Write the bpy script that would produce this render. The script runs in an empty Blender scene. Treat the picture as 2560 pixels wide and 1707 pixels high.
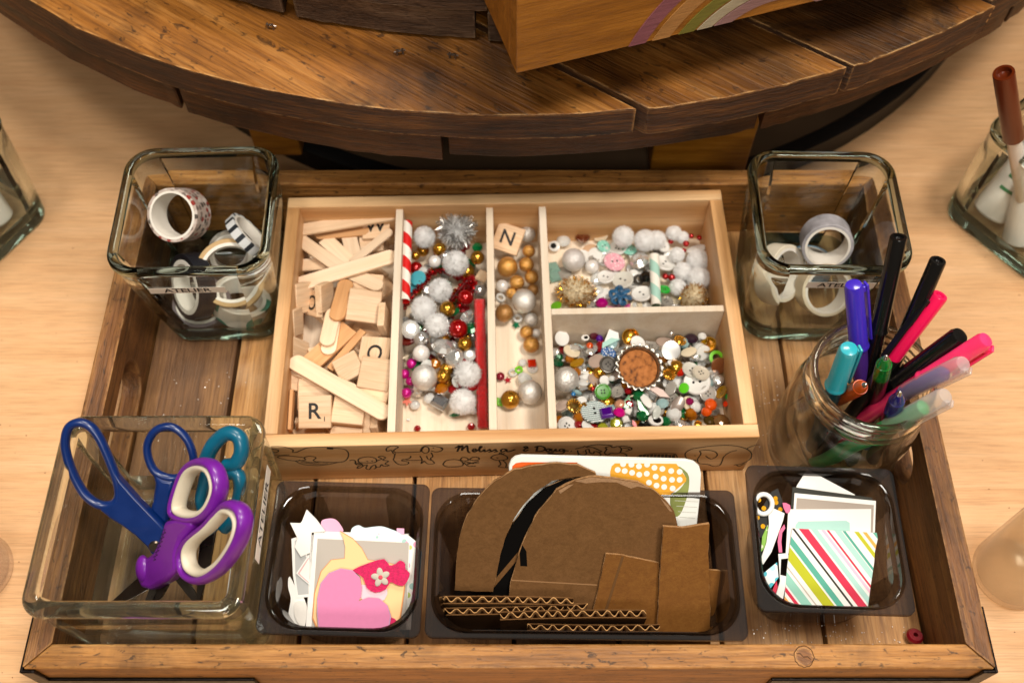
import bpy, bmesh, math, random
from mathutils import Vector, Matrix, Quaternion

# ------------------------------------------------------------------ scene, camera, light, exposure
S = 0.01                      # every length below is written in centimetres
sc = bpy.context.scene
COL = sc.collection
R = math.radians
TILT, CAMZ, FPX = 60.0, 54.5, 2560.0

cam_d = bpy.data.cameras.new('camera')
cam = bpy.data.objects.new('camera', cam_d); COL.objects.link(cam)
cam.location = (0, 0, CAMZ * S); cam.rotation_euler = (R(90 - TILT), 0, 0)
cam_d.sensor_width = 36.0; cam_d.lens = 36.0
cam_d.clip_start = 0.02; cam_d.clip_end = 60
cam_d.dof.use_dof = True; cam_d.dof.focus_distance = 0.52; cam_d.dof.aperture_fstop = 7.5
sc.camera = cam

w = bpy.data.worlds.new('World'); sc.world = w; w.use_nodes = True
bg = w.node_tree.nodes['Background']
bg.inputs[0].default_value = (1.0, 0.82, 0.58, 1); bg.inputs[1].default_value = 0.11

def area(name, loc, aim, size, power, col, size_y=None):
    d = bpy.data.lights.new(name, 'AREA'); d.energy = power; d.color = col
    d.shape = 'RECTANGLE'; d.size = size; d.size_y = size_y or size
    o = bpy.data.objects.new(name, d); COL.objects.link(o)
    o.location = [c * S for c in loc]
    o.rotation_euler = (Vector(aim) - Vector(loc)).to_track_quat('-Z', 'Y').to_euler()
    return o
area('ceiling_or_fill_lamp', (-45, 8, 175), (0, 26, 0), 0.42, 11, (1.0, 0.935, 0.84), 0.28)
area('ceiling_or_fill_lamp', (52, 14, 178), (0, 26, 0), 0.42, 25, (1.0, 0.935, 0.84), 0.28)
area('ceiling_or_fill_lamp', (15, 125, 160), (0, 30, 0), 0.6, 19, (1.0, 0.92, 0.80), 0.4)
area('ceiling_or_fill_lamp', (8, -80, 135), (0, 26, 0), 0.5, 9, (1.0, 0.94, 0.84), 0.35)  # front fill added to brighten front faces and jar labels; no ceiling fixture

sc.view_settings.view_transform = 'Standard'; sc.view_settings.look = 'None'
sc.view_settings.exposure = 0.0; sc.view_settings.gamma = 1.0; sc.view_settings.use_curve_mapping = False
cy = sc.cycles
cy.use_denoising = True; cy.max_bounces = 14; cy.transmission_bounces = 12; cy.transparent_max_bounces = 24
cy.glossy_bounces = 6; cy.diffuse_bounces = 4; cy.sample_clamp_indirect = 6.0
cy.caustics_refractive = True; cy.caustics_reflective = False; cy.blur_glossy = 0.5

# ------------------------------------------------------------------ helpers
rnd = random.Random(7)
def ray(u, v):
    a, b = (u - 1280) / FPX, (v - 853.5) / FPX
    c, s = math.cos(R(TILT)), math.sin(R(TILT))
    return Vector((a, c - s * b, -(s + c * b)))
EYE = Vector((0, 0, CAMZ))
def at(u, v, z):
    d = ray(u, v); return EYE + d * ((z - CAMZ) / d.z)
def on(u, v, p, n):
    d = ray(u, v); p = Vector(p); n = Vector(n)
    return EYE + d * ((p - EYE).dot(n) / d.dot(n))
def zm(scale, ox, oy):
    return lambda x, y: (ox + x / scale, oy + y / scale)

def hexc(h, k=1.0):
    h = h.lstrip('#'); o = []
    for i in (0, 2, 4):
        c = int(h[i:i + 2], 16) / 255
        o.append((c / 12.92 if c <= 0.04045 else ((c + 0.055) / 1.055) ** 2.4) * k)
    return (*o, 1)

class MB:
    def __init__(s): s.v = []; s.f = []; s.mi = []; s.cur = 0
    def add(s, vs, fs, M=None):
        b = len(s.v)
        s.v += [(M @ Vector(p)) if M else Vector(p) for p in vs]
        s.f += [tuple(b + i for i in f) for f in fs]; s.mi += [s.cur] * len(fs)
        return s
    def box(s, x0, x1, y0, y1, z0, z1, M=None):
        return s.add([(x0,y0,z0),(x1,y0,z0),(x1,y1,z0),(x0,y1,z0),(x0,y0,z1),(x1,y0,z1),(x1,y1,z1),(x0,y1,z1)],
                     [(3,2,1,0),(4,5,6,7),(0,1,5,4),(1,2,6,5),(2,3,7,6),(3,0,4,7)], M)
    def prism(s, poly, z0, z1, M=None):
        n = len(poly)
        area2 = sum(poly[i][0]*poly[(i+1)%n][1]-poly[(i+1)%n][0]*poly[i][1] for i in range(n))
        if area2 < 0: poly = poly[::-1]
        vs = [(p[0], p[1], z0) for p in poly] + [(p[0], p[1], z1) for p in poly]
        fs = [tuple(range(n - 1, -1, -1)), tuple(range(n, 2 * n))] + [(i, (i+1) % n, n + (i+1) % n, n + i) for i in range(n)]
        return s.add(vs, fs, M)
    def loft(s, loops, cap0=False, cap1=False, wrap=False, M=None):
        n = len(loops[0]); m = len(loops); vs = [p for l in loops for p in l]; fs = []
        for k in range(m if wrap else m - 1):
            a, b = k * n, ((k + 1) % m) * n
            fs += [(a + i, a + (i+1) % n, b + (i+1) % n, b + i) for i in range(n)]
        if cap0: fs.append(tuple(range(n - 1, -1, -1)))
        if cap1: fs.append(tuple((m - 1) * n + i for i in range(n)))
        return s.add(vs, fs, M)
    def lathe(s, prof, n=24, M=None, wrap=False):
        loops = [[(r * math.cos(2*math.pi*i/n), r * math.sin(2*math.pi*i/n), z) for i in range(n)] for r, z in prof]
        return s.loft(loops, not wrap and prof[0][0] > 1e-4, not wrap and prof[-1][0] > 1e-4, wrap, M)
    def tube(s, pts, r, n=8, closed=False, flat=1.0, up=None, M=None):
        pts = [Vector(p) for p in pts]; m = len(pts); loops = []; prev = None
        for i, p in enumerate(pts):
            a = pts[i - 1] if (i or closed) else p; b = pts[(i + 1) % m] if (i < m - 1 or closed) else p
            t = (b - a).normalized()
            if up is not None: x = Vector(up) - t * t.dot(Vector(up)); x.normalize()
            else:
                x = prev if prev is not None else (Vector((0,0,1)) if abs(t.z) < .9 else Vector((1,0,0)))
                x = (x - t * t.dot(x)).normalized()
            prev = x; y = t.cross(x)
            ri = r[i] if isinstance(r, (list, tuple)) else r
            loops.append([p + (x * math.cos(2*math.pi*k/n) * flat + y * math.sin(2*math.pi*k/n)) * ri for k in range(n)])
        return s.loft(loops, not closed, not closed, closed, M)
    def ball(s, c, r, seg=16, ring=10, sc3=(1,1,1), M=None):
        pr = [(math.sin(math.pi*k/ring) * r, -math.cos(math.pi*k/ring) * r) for k in range(ring + 1)]
        pr[0] = (r * 1e-3, -r); pr[-1] = (r * 1e-3, r)
        T = Matrix.Translation(Vector(c)) @ Matrix.Diagonal((*sc3, 1))
        return s.lathe(pr, seg, (M @ T) if M else T)
    def mesh(s, name, mats, smooth=35):
        me = bpy.data.meshes.new(name)
        me.from_pydata([tuple(p * S) for p in s.v], [], s.f)
        for m in (mats if isinstance(mats, (list, tuple)) else [mats]): me.materials.append(m)
        if any(s.mi): me.polygons.foreach_set('material_index', s.mi)
        me.validate()
        if smooth:
            me.polygons.foreach_set('use_smooth', [True] * len(me.polygons))
            if smooth < 180: me.set_sharp_from_angle(angle=R(smooth))
        me.update(); return me
    def build(s, name, mats, parent=None, loc=(0,0,0), rot=(0,0,0), smooth=35, bevel=0, seg=2):
        return link(name, s.mesh(name, mats, smooth), parent, loc, rot, bevel, seg)
def link(name, me, parent=None, loc=(0,0,0), rot=(0,0,0), bevel=0, seg=2):
    o = bpy.data.objects.new(name, me); COL.objects.link(o)
    place(o, loc, rot); o.parent = parent
    if bevel:
        b = o.modifiers.new('bevel', 'BEVEL'); b.width = bevel * S; b.segments = seg; b.limit_method = 'ANGLE'; b.angle_limit = R(40)
    return o
def place(o, loc=(0,0,0), rot=(0,0,0)):
    o.location = [c * S for c in loc]
    if isinstance(rot, Matrix): o.rotation_euler = rot.to_euler()
    elif isinstance(rot, Quaternion): o.rotation_euler = rot.to_euler()
    else: o.rotation_euler = rot
def tag(o, label, cat, group=None, kind=None):
    if label: o['label'] = label
    if cat: o['category'] = cat
    if group: o['group'] = group
    if kind: o['kind'] = kind
    return o
def thing(name, label, cat, loc=(0,0,0), rot=(0,0,0), group=None):
    o = bpy.data.objects.new(name, None); COL.objects.link(o); o.empty_display_size = .01
    place(o, loc, rot); return tag(o, label, cat, group)
def struct(o): o['kind'] = 'structure'; return o
def basis(n, xdir=(1,0,0)):
    n = Vector(n).normalized(); x = Vector(xdir); x = (x - n * n.dot(x)).normalized(); y = n.cross(x)
    return Matrix((x, y, n)).transposed()
class Plane:
    """a real plane in the place: traced outlines become flat shapes lying in it"""
    def __init__(s, p, n, xdir=(1,0,0)):
        s.p = Vector(p); s.B = basis(n, xdir); s.n = Vector(n).normalized(); s.I = s.B.transposed()
    def uv(s, u, v): q = s.I @ (on(u, v, s.p, s.n) - s.p); return (q.x, q.y)
    def pl(s, pts, z=None): return [s.uv(*q) for q in pts]
def smooth_loop(pts, n=6, closed=True):
    P = [Vector(p) for p in pts]; m = len(P); out = []
    for i in range(m if closed else m - 1):
        p0 = P[(i-1) % m] if closed or i else P[0]; p1 = P[i]; p2 = P[(i+1) % m]
        p3 = P[(i+2) % m] if closed or i + 2 < m else P[-1]
        for k in range(n):
            t = k / n
            out.append(.5*((2*p1)+(-p0+p2)*t+(2*p0-5*p1+4*p2-p3)*t*t+(-p0+3*p1-3*p2+p3)*t**3))
    if not closed: out.append(P[-1])
    return out
def rrect(hx, hy, r, n=6):
    out = []
    for cx, cy_, a0 in ((hx-r, hy-r, 0), (-hx+r, hy-r, 90), (-hx+r, -hy+r, 180), (hx-r, -hy+r, 270)):
        out += [(cx + r*math.cos(R(a0+90*k/n)), cy_ + r*math.sin(R(a0+90*k/n))) for k in range(n + 1)]
    return out
def text_mesh(name, s, size, mat, bold=0.0, shear=0.0):
    cu = bpy.data.curves.new('lettering', 'FONT'); cu.body = s; cu.size = size * S; cu.align_x = 'CENTER'; cu.align_y = 'CENTER'
    cu.offset = bold * S; cu.shear = shear; cu.resolution_u = 4
    o = bpy.data.objects.new('lettering', cu); COL.objects.link(o)
    dg = bpy.context.evaluated_depsgraph_get(); me = bpy.data.meshes.new_from_object(o.evaluated_get(dg)); me.name = name
    bpy.data.objects.remove(o); me.materials.clear(); me.materials.append(mat); return me
def stroke(mb, pts, wd, z, n=4, closed=False):
    """a drawn line: a narrow flat ribbon through the points, lying at height z of its plane"""
    P = smooth_loop([Vector((p[0], p[1])) for p in pts], n, closed); m = len(P); vs = []; fs = []
    for i, p in enumerate(P):
        a = P[i-1] if (i or closed) else p; b = P[(i+1) % m] if (i < m-1 or closed) else p
        t = (b - a); t = t.normalized() if t.length > 1e-9 else Vector((1, 0)); nn = Vector((-t.y, t.x)) * wd / 2
        vs += [(p.x + nn.x, p.y + nn.y, z), (p.x - nn.x, p.y - nn.y, z)]
    for i in range(m if closed else m - 1):
        j = (i + 1) % m; fs.append((2*i, 2*i+1, 2*j+1, 2*j))
    mb.add(vs, fs)

# ------------------------------------------------------------------ materials
MATS = {}
def newmat(name):
    m = bpy.data.materials.new(name); m.use_nodes = True; nt = m.node_tree
    return m, nt, nt.nodes['Principled BSDF']
def pm(name, col, rough=.5, metal=0, trans=0, ior=1.45, coat=0, sheen=0, var=0.0, vscale=60, bump=0, bscale=300, alpha=1, sss=0, aniso=0, spec=.5):
    if name in MATS: return MATS[name]
    m, nt, b = newmat(name); N = nt.nodes.new; L = nt.links.new
    col = hexc(col) if isinstance(col, str) else col
    b.inputs['Base Color'].default_value = col; b.inputs['Roughness'].default_value = rough; b.inputs['Metallic'].default_value = metal
    b.inputs['Transmission Weight'].default_value = trans; b.inputs['IOR'].default_value = ior
    b.inputs['Coat Weight'].default_value = coat; b.inputs['Coat Roughness'].default_value = .08; b.inputs['Sheen Weight'].default_value = sheen
    b.inputs['Specular IOR Level'].default_value = spec
    if sss: b.inputs['Subsurface Weight'].default_value = sss; b.inputs['Subsurface Radius'].default_value = (.004,.003,.002)
    if var or bump:
        tc = N('ShaderNodeTexCoord'); oi = N('ShaderNodeObjectInfo'); ad = N('ShaderNodeVectorMath'); ad.operation = 'ADD'
        L(tc.outputs['Object'], ad.inputs[0]); L(oi.outputs['Random'], ad.inputs[1])
        if var:
            nz = N('ShaderNodeTexNoise'); nz.inputs['Scale'].default_value = vscale; nz.inputs['Detail'].default_value = 5
            L(ad.outputs[0], nz.inputs['Vector'])
            rp = N('ShaderNodeValToRGB'); rp.color_ramp.elements[0].position = .3; rp.color_ramp.elements[1].position = .7
            rp.color_ramp.elements[0].color = [c * (1 - var) for c in col[:3]] + [1]; rp.color_ramp.elements[1].color = [min(1, c * (1 + var * .6)) for c in col[:3]] + [1]
            L(nz.outputs[0], rp.inputs[0]); L(rp.outputs[0], b.inputs['Base Color'])
            mr = N('ShaderNodeMapRange'); mr.inputs[3].default_value = max(.02, rough - .08); mr.inputs[4].default_value = min(1, rough + .1)
            L(nz.outputs[0], mr.inputs[0]); L(mr.outputs[0], b.inputs['Roughness'])
        if bump:
            nb = N('ShaderNodeTexNoise'); nb.inputs['Scale'].default_value = bscale; nb.inputs['Detail'].default_value = 4; L(ad.outputs[0], nb.inputs['Vector'])
            bp = N('ShaderNodeBump'); bp.inputs['Strength'].default_value = bump; bp.inputs['Distance'].default_value = .001
            L(nb.outputs[0], bp.inputs['Height']); L(bp.outputs[0], b.inputs['Normal'])
    MATS[name] = m; return m
def wood(name, dark, mid, light, axis=0, scale=1.0, rough=.5, stain=.3, staincol='#2a1608', fibre=.35, bump=.25, rings=0.0, knots=0.0, spec=.4, stretch=.05, edge=None, pits=0.0, vary=.14, mixf=.45, slo=.5):
    if name in MATS: return MATS[name]
    m, nt, b = newmat(name); N = nt.nodes.new; L = nt.links.new
    tc = N('ShaderNodeTexCoord'); oi = N('ShaderNodeObjectInfo')
    mu = N('ShaderNodeVectorMath'); mu.operation = 'SCALE'; mu.inputs[0].default_value = (3.1, 5.3, 2.7); L(oi.outputs['Random'], mu.inputs['Scale'])
    ad = N('ShaderNodeVectorMath'); ad.operation = 'ADD'; L(tc.outputs['Object'], ad.inputs[0]); L(mu.outputs[0], ad.inputs[1])
    def mapped(st):
        sv = [1, 1, 1]
        for ax_ in (axis if isinstance(axis, tuple) else (axis,)): sv[ax_] = st
        mp = N('ShaderNodeMapping'); mp.inputs['Scale'].default_value = sv; L(ad.outputs[0], mp.inputs['Vector']); return mp
    mp = mapped(stretch)
    def nz(sc_, det, dist, src):
        n = N('ShaderNodeTexNoise'); n.inputs['Scale'].default_value = sc_ * scale; n.inputs['Detail'].default_value = det
        n.inputs['Distortion'].default_value = dist; n.inputs['Roughness'].default_value = .6; L(src.outputs[0], n.inputs['Vector']); return n
    def ramp(src, p0, c0, p1, c1):
        r = N('ShaderNodeValToRGB'); e = r.color_ramp.elements; e[0].position = p0; e[0].color = c0; e[1].position = p1; e[1].color = c1; L(src.outputs[0], r.inputs[0]); return r
    def mixc(blend, fac, a, bcol):
        x = N('ShaderNodeMix'); x.data_type = 'RGBA'; x.blend_type = blend
        if isinstance(fac, float): x.inputs[0].default_value = fac
        else: L(fac.outputs[0], x.inputs[0])
        L(a, x.inputs[6])
        if isinstance(bcol, tuple): x.inputs[7].default_value = bcol
        else: L(bcol, x.inputs[7])
        return x
    n1 = nz(70, 6, 1.2, mp); n2 = nz(1150, 4, .2, mp); n4 = nz(300, 4, .8, mp); n3 = nz(14, 6, .8, ad)
    mx = N('ShaderNodeMix'); mx.inputs[0].default_value = mixf; L(n1.outputs[0], mx.inputs[2]); L(n4.outputs[0], mx.inputs[3]); fac = mx
    if rings:
        wv = N('ShaderNodeTexWave'); wv.wave_type = 'BANDS'; wv.bands_direction = 'DIAGONAL'; wv.inputs['Scale'].default_value = 38 * scale
        wv.inputs['Distortion'].default_value = 9; wv.inputs['Detail'].default_value = 3; wv.inputs['Detail Scale'].default_value = .6
        L(mp.outputs[0], wv.inputs['Vector'])
        m0 = N('ShaderNodeMix'); m0.inputs[0].default_value = rings; L(mx.outputs[0], m0.inputs[2]); L(wv.outputs['Fac'], m0.inputs[3]); fac = m0
    rp = ramp(fac, .32, hexc(dark), .68, hexc(light)); k = rp.color_ramp.elements.new(.5); k.color = hexc(mid)
    fr = ramp(n2, .34, (.22, .16, .1, 1), .54, (1, 1, 1, 1)); out = mixc('MULTIPLY', fibre, rp.outputs[0], fr.outputs[0])
    sr = ramp(n3, slo, (0, 0, 0, 1), slo + .2, (stain, stain, stain, 1)); out = mixc('MIX', sr, out.outputs[2], hexc(staincol))
    if pits:
        pn = nz(420, 3, .6, mapped(.45)); pr_ = ramp(pn, .60, (0, 0, 0, 1), .68, (pits, pits, pits, 1)); out = mixc('MIX', pr_, out.outputs[2], hexc('#1e1006'))
    if edge:
        bv = N('ShaderNodeBevel'); bv.samples = 4; bv.inputs[0].default_value = .0022; ge = N('ShaderNodeNewGeometry')
        dt = N('ShaderNodeVectorMath'); dt.operation = 'DOT_PRODUCT'; L(bv.outputs[0], dt.inputs[0]); L(ge.outputs['Normal'], dt.inputs[1])
        sb = N('ShaderNodeMath'); sb.operation = 'SUBTRACT'; sb.inputs[0].default_value = 1.0; L(dt.outputs['Value'], sb.inputs[1])
        ml = N('ShaderNodeMath'); ml.operation = 'MULTIPLY'; ml.use_clamp = True; L(sb.outputs[0], ml.inputs[0]); wn = nz(160, 4, 0, ad); wr = ramp(wn, .42, (0, 0, 0, 1), .62, (6, 6, 6, 1)); L(wr.outputs[0], ml.inputs[1])
        out = mixc('MIX', ml, out.outputs[2], hexc(edge))
    hs = N('ShaderNodeHueSaturation'); mr0 = N('ShaderNodeMapRange'); mr0.inputs[3].default_value = 1 - vary; mr0.inputs[4].default_value = 1 + vary
    L(oi.outputs['Random'], mr0.inputs[0]); L(mr0.outputs[0], hs.inputs['Value']); L(out.outputs[2], hs.inputs['Color'])
    L(hs.outputs[0], b.inputs['Base Color'])
    mr = N('ShaderNodeMapRange'); mr.inputs[3].default_value = rough - .12; mr.inputs[4].default_value = rough + .14
    L(n1.outputs[0], mr.inputs[0]); L(mr.outputs[0], b.inputs['Roughness']); b.inputs['Specular IOR Level'].default_value = spec
    if bump:
        bm = N('ShaderNodeMath'); bm.operation = 'ADD'; L(n2.outputs[0], bm.inputs[0]); L(n4.outputs[0], bm.inputs[1])
        bp = N('ShaderNodeBump'); bp.inputs['Strength'].default_value = bump; bp.inputs['Distance'].default_value = .0012
        L(bm.outputs[0], bp.inputs['Height']); L(bp.outputs[0], b.inputs['Normal'])
    MATS[name] = m; return m
def glass(name, col, rough=0.0, ior=1.5, bump=0.0):
    m, nt, b = newmat(name); nt.nodes.remove(b); N = nt.nodes.new; L = nt.links.new
    g = N('ShaderNodeBsdfGlass'); g.inputs['Color'].default_value = col; g.inputs['IOR'].default_value = ior; g.inputs['Roughness'].default_value = rough
    if bump:
        tc = N('ShaderNodeTexCoord'); nz = N('ShaderNodeTexNoise'); nz.inputs['Scale'].default_value = 45; nz.inputs['Detail'].default_value = 2
        L(tc.outputs['Object'], nz.inputs['Vector']); bp = N('ShaderNodeBump'); bp.inputs['Strength'].default_value = bump; bp.inputs['Distance'].default_value = .002
        L(nz.outputs[0], bp.inputs['Height']); L(bp.outputs[0], g.inputs['Normal'])
    L(g.outputs[0], nt.nodes['Material Output'].inputs[0]); MATS[name] = m; return m
def schlick(N, L, f0=.04):
    lw = N('ShaderNodeLayerWeight'); lw.inputs[0].default_value = .5
    pw = N('ShaderNodeMath'); pw.operation = 'POWER'; pw.inputs[1].default_value = 5.0; L(lw.outputs['Facing'], pw.inputs[0])
    ma = N('ShaderNodeMath'); ma.operation = 'MULTIPLY_ADD'; ma.inputs[1].default_value = .8; ma.inputs[2].default_value = f0; L(pw.outputs[0], ma.inputs[0]); return ma
def sheetglass(name, col, rough=.03, fres=1.45, haze=None, hazefac=0.0):
    """thin clear wall: what passes through is tinted, the surface mirrors by its Fresnel term"""
    m, nt, b = newmat(name); nt.nodes.remove(b); N = nt.nodes.new; L = nt.links.new
    t = N('ShaderNodeBsdfTransparent'); t.inputs[0].default_value = col
    g = N('ShaderNodeBsdfGlossy'); g.inputs['Roughness'].default_value = rough; fr = schlick(N, L, .04)
    mx = N('ShaderNodeMixShader'); L(fr.outputs[0], mx.inputs[0]); L(t.outputs[0], mx.inputs[1]); L(g.outputs[0], mx.inputs[2]); last = mx
    if haze:
        d = N('ShaderNodeBsdfDiffuse'); d.inputs[0].default_value = haze; m2 = N('ShaderNodeMixShader'); m2.inputs[0].default_value = hazefac
        L(mx.outputs[0], m2.inputs[1]); L(d.outputs[0], m2.inputs[2]); last = m2
    L(last.outputs[0], nt.nodes['Material Output'].inputs[0]); MATS[name] = m; return m
def soft(name, col, trans=.5, thin=0.0, tint=(1, 1, 1, 1), gloss=.08, rough=.3):
    """paper, fibre or frosted plastic: part of the light is scattered through it"""
    if name in MATS: return MATS[name]
    m, nt, b = newmat(name); nt.nodes.remove(b); N = nt.nodes.new; L = nt.links.new
    col = hexc(col) if isinstance(col, str) else col
    d = N('ShaderNodeBsdfDiffuse'); d.inputs[0].default_value = col; t = N('ShaderNodeBsdfTranslucent'); t.inputs[0].default_value = col
    x = N('ShaderNodeMixShader'); x.inputs[0].default_value = trans; L(d.outputs[0], x.inputs[1]); L(t.outputs[0], x.inputs[2])
    if thin:
        tr = N('ShaderNodeBsdfTransparent'); tr.inputs[0].default_value = tint; y = N('ShaderNodeMixShader'); y.inputs[0].default_value = thin; L(x.outputs[0], y.inputs[1]); L(tr.outputs[0], y.inputs[2]); x = y
    if gloss:
        g = N('ShaderNodeBsdfGlossy'); g.inputs['Roughness'].default_value = rough; fr = schlick(N, L, .035); y = N('ShaderNodeMixShader'); L(fr.outputs[0], y.inputs[0]); L(x.outputs[0], y.inputs[1]); L(g.outputs[0], y.inputs[2]); x = y
    L(x.outputs[0], nt.nodes['Material Output'].inputs[0]); MATS[name] = m; return m
def hazyglass(name, col, thru=.35, haze=(.7, .75, .7, 1), hz=.08):
    """worn thick glass: refraction, some light straight through, a little scuffed haze"""
    m, nt, b = newmat(name); nt.nodes.remove(b); N = nt.nodes.new; L = nt.links.new
    g = N('ShaderNodeBsdfGlass'); g.inputs[0].default_value = col; g.inputs['IOR'].default_value = 1.5; t = N('ShaderNodeBsdfTransparent'); t.inputs[0].default_value = col
    x = N('ShaderNodeMixShader'); x.inputs[0].default_value = thru; L(g.outputs[0], x.inputs[1]); L(t.outputs[0], x.inputs[2])
    d = N('ShaderNodeBsdfTranslucent'); d.inputs[0].default_value = haze; d2 = N('ShaderNodeBsdfDiffuse'); d2.inputs[0].default_value = haze; dd = N('ShaderNodeMixShader'); L(d.outputs[0], dd.inputs[1]); L(d2.outputs[0], dd.inputs[2])
    tc = N('ShaderNodeTexCoord'); nz = N('ShaderNodeTexNoise'); nz.inputs['Scale'].default_value = 110; nz.inputs['Detail'].default_value = 5; L(tc.outputs['Object'], nz.inputs[0]); mr = N('ShaderNodeMapRange'); mr.inputs[1].default_value = .35; mr.inputs[2].default_value = .7; mr.inputs[3].default_value = hz*.4; mr.inputs[4].default_value = hz*1.8; L(nz.outputs[0], mr.inputs[0])
    y = N('ShaderNodeMixShader'); L(mr.outputs[0], y.inputs[0]); L(x.outputs[0], y.inputs[1]); L(dd.outputs[0], y.inputs[2])
    L(y.outputs[0], nt.nodes['Material Output'].inputs[0]); MATS[name] = m; return m

# ------------------------------------------------------------------ shared materials
maple = wood('maple_veneer', '#cb9a6c', '#d5a779', '#dcb186', 0, 1.1, .40, .14, '#c2875a', .26, .03, stretch=.035, mixf=.5)
tray_plank = wood('tray_plank_wood', '#8f6033', '#bb8850', '#d5a873', 1, .8, .55, .4, '#c9ad8c', .5, .3, vary=.2)
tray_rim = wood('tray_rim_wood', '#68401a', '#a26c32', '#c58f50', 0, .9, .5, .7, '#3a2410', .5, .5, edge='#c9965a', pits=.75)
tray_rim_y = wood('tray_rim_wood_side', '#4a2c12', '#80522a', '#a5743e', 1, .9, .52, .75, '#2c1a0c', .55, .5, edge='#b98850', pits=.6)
pine = wood('pine_box_wood', '#c48e56', '#d5a470', '#e1b786', 0, .7, .5, .10, '#b67a42', .16, .12, rings=.35)
pine_y = wood('pine_box_wood_side', '#c28c55', '#d4a36f', '#e1b787', 1, .7, .5, .10, '#b67a42', .16, .12, rings=.3)
basswood = wood('pale_divider_wood', '#e0c8ab', '#e9d6be', '#efe0cc', 1, .8, .6, .05, '#c39a6a', .08, .06, mixf=.3)
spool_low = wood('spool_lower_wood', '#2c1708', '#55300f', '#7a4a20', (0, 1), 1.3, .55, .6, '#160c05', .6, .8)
grey_wood = wood('weathered_grey_wood', '#36251a', '#5a4230', '#7a6049', 0, 1.2, .6, .5, '#1c120a', .7, .7, edge='#8f775c')
stained = wood('honey_stained_wood', '#7c4a10', '#9d6418', '#b87b2a', 0, 1.3, .4, .2, '#6b3d0c', .35, .25, spec=.5)
dark_disc = wood('dull_brown_board', '#3b2a1a', '#574230', '#6b5440', 0, .6, .7, .3, '#2a1c10', .3, .2)
ink = pm('black_print_ink', '#120c08', .6)
black_metal = pm('blackened_iron', '#1b1512', .38, .85, var=.35, vscale=160, bump=.3, bscale=400)
black_band = pm('black_edge_band', '#0c0a09', .5)
paper_label = soft('label_paper', '#fff6ea', .12, gloss=0)
jar_glass = glass('jar_glass', (.955, .98, .965, 1), 0, 1.5)
jar_edge = glass('thick_green_glass_edge', (.46, .52, .48, 1), 0, 1.5)
vase_glass = hazyglass('thick_vase_glass', (.93, .975, .94, 1), .06, (.8, .88, .8, 1), .014)
vase_wall = sheetglass('clear_glass_wall', (.962, .982, .965, 1), .02, 1.5)
smoke = sheetglass('smoky_polycarbonate', (.46, .425, .41, 1), .05, 1.4, (.3, .29, .29, 1), .045)
smoke_dark = sheetglass('smoky_polycarbonate_thick', (.28, .265, .26, 1), .07, 1.45)
steel = pm('bright_steel', '#c9c6c2', .22, 1)

# ------------------------------------------------------------------ table
o = MB().box(-110, 110, -60, 150, -5, 0).build('table_top', maple, loc=(0, 0, -1.3), bevel=.2)
struct(o)

# ------------------------------------------------------------------ wooden tray
TX0, TX1, TY0, TY1, TH = -22.05, 21.75, 12.0, 39.85, 4.8
tray = thing('serving_tray', 'large rustic wooden serving tray with iron corners holding all the craft supplies', 'tray', (0, 0, -1.3))
seams = [TX0, -16.75, -11.2, -5.55, 0.1, 5.6, 11.05, 16.5, TX1]
for i in range(8):
    dz = rnd.uniform(-.06, .03)
    MB().box(-(seams[i+1]-seams[i])/2+.11, (seams[i+1]-seams[i])/2-.11, -(TY1-TY0)/2, (TY1-TY0)/2, .25, 1.3+dz).build(
        'plank', tray_plank if i not in (0,) else wood('dark_plank_wood', '#4e341f', '#735032', '#93693f', 1, .8, .55, .4, '#3a2412', .5, .3),
        tray, ((seams[i]+seams[i+1])/2, (TY0+TY1)/2, 0), bevel=.06)
MB().box(TX0+.3, TX1-.3, TY0+.3, TY1-.3, .02, .22).build('base_board', dark_disc, tray)
W_ = 1.15
def rail(name, poly, mat):
    cx = sum(p[0] for p in poly)/4; cyy = sum(p[1] for p in poly)/4
    return MB().prism([(p[0]-cx, p[1]-cyy) for p in poly], 0, TH + 1.3).build(name, mat, tray, (cx, cyy, 0), bevel=.09)
e_ = .012
rail('front_wall', [(TX0-W_+e_, TY0-W_), (TX1+W_-e_, TY0-W_), (TX1-e_, TY0), (TX0+e_, TY0)], tray_rim)
rail('back_wall', [(TX0+e_, TY1), (TX1-e_, TY1), (TX1+W_-e_, TY1+W_), (TX0-W_+e_, TY1+W_)], tray_rim)
yc = (TY0 + TY1) / 2; hy = (TY1 - TY0) / 2; hz = (TH + 1.3) / 2
hole = [(a + 25.2 - yc, b + 1.8 + 1.3 - hz) for a, b in rrect(3.65, 1.5, 1.4, 7)]
for xi, sgn in ((TX0, -1), (TX1, 1)):
    A = [(0, a, b) for a, b in rrect(hy - .02, hz, .02, 7)]; D = [(sgn * W_, a * (hy + W_ - .02) / (hy - .02), b) for _, a, b in A]
    m = MB().loft([A, [(0, a, b) for a, b in hole], [(sgn * W_, a, b) for a, b in hole], D], wrap=True)
    if sgn < 0: m.f = [f[::-1] for f in m.f]
    m.build('side_wall', tray_rim_y, tray, (xi, yc, hz), bevel=.09)
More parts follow.
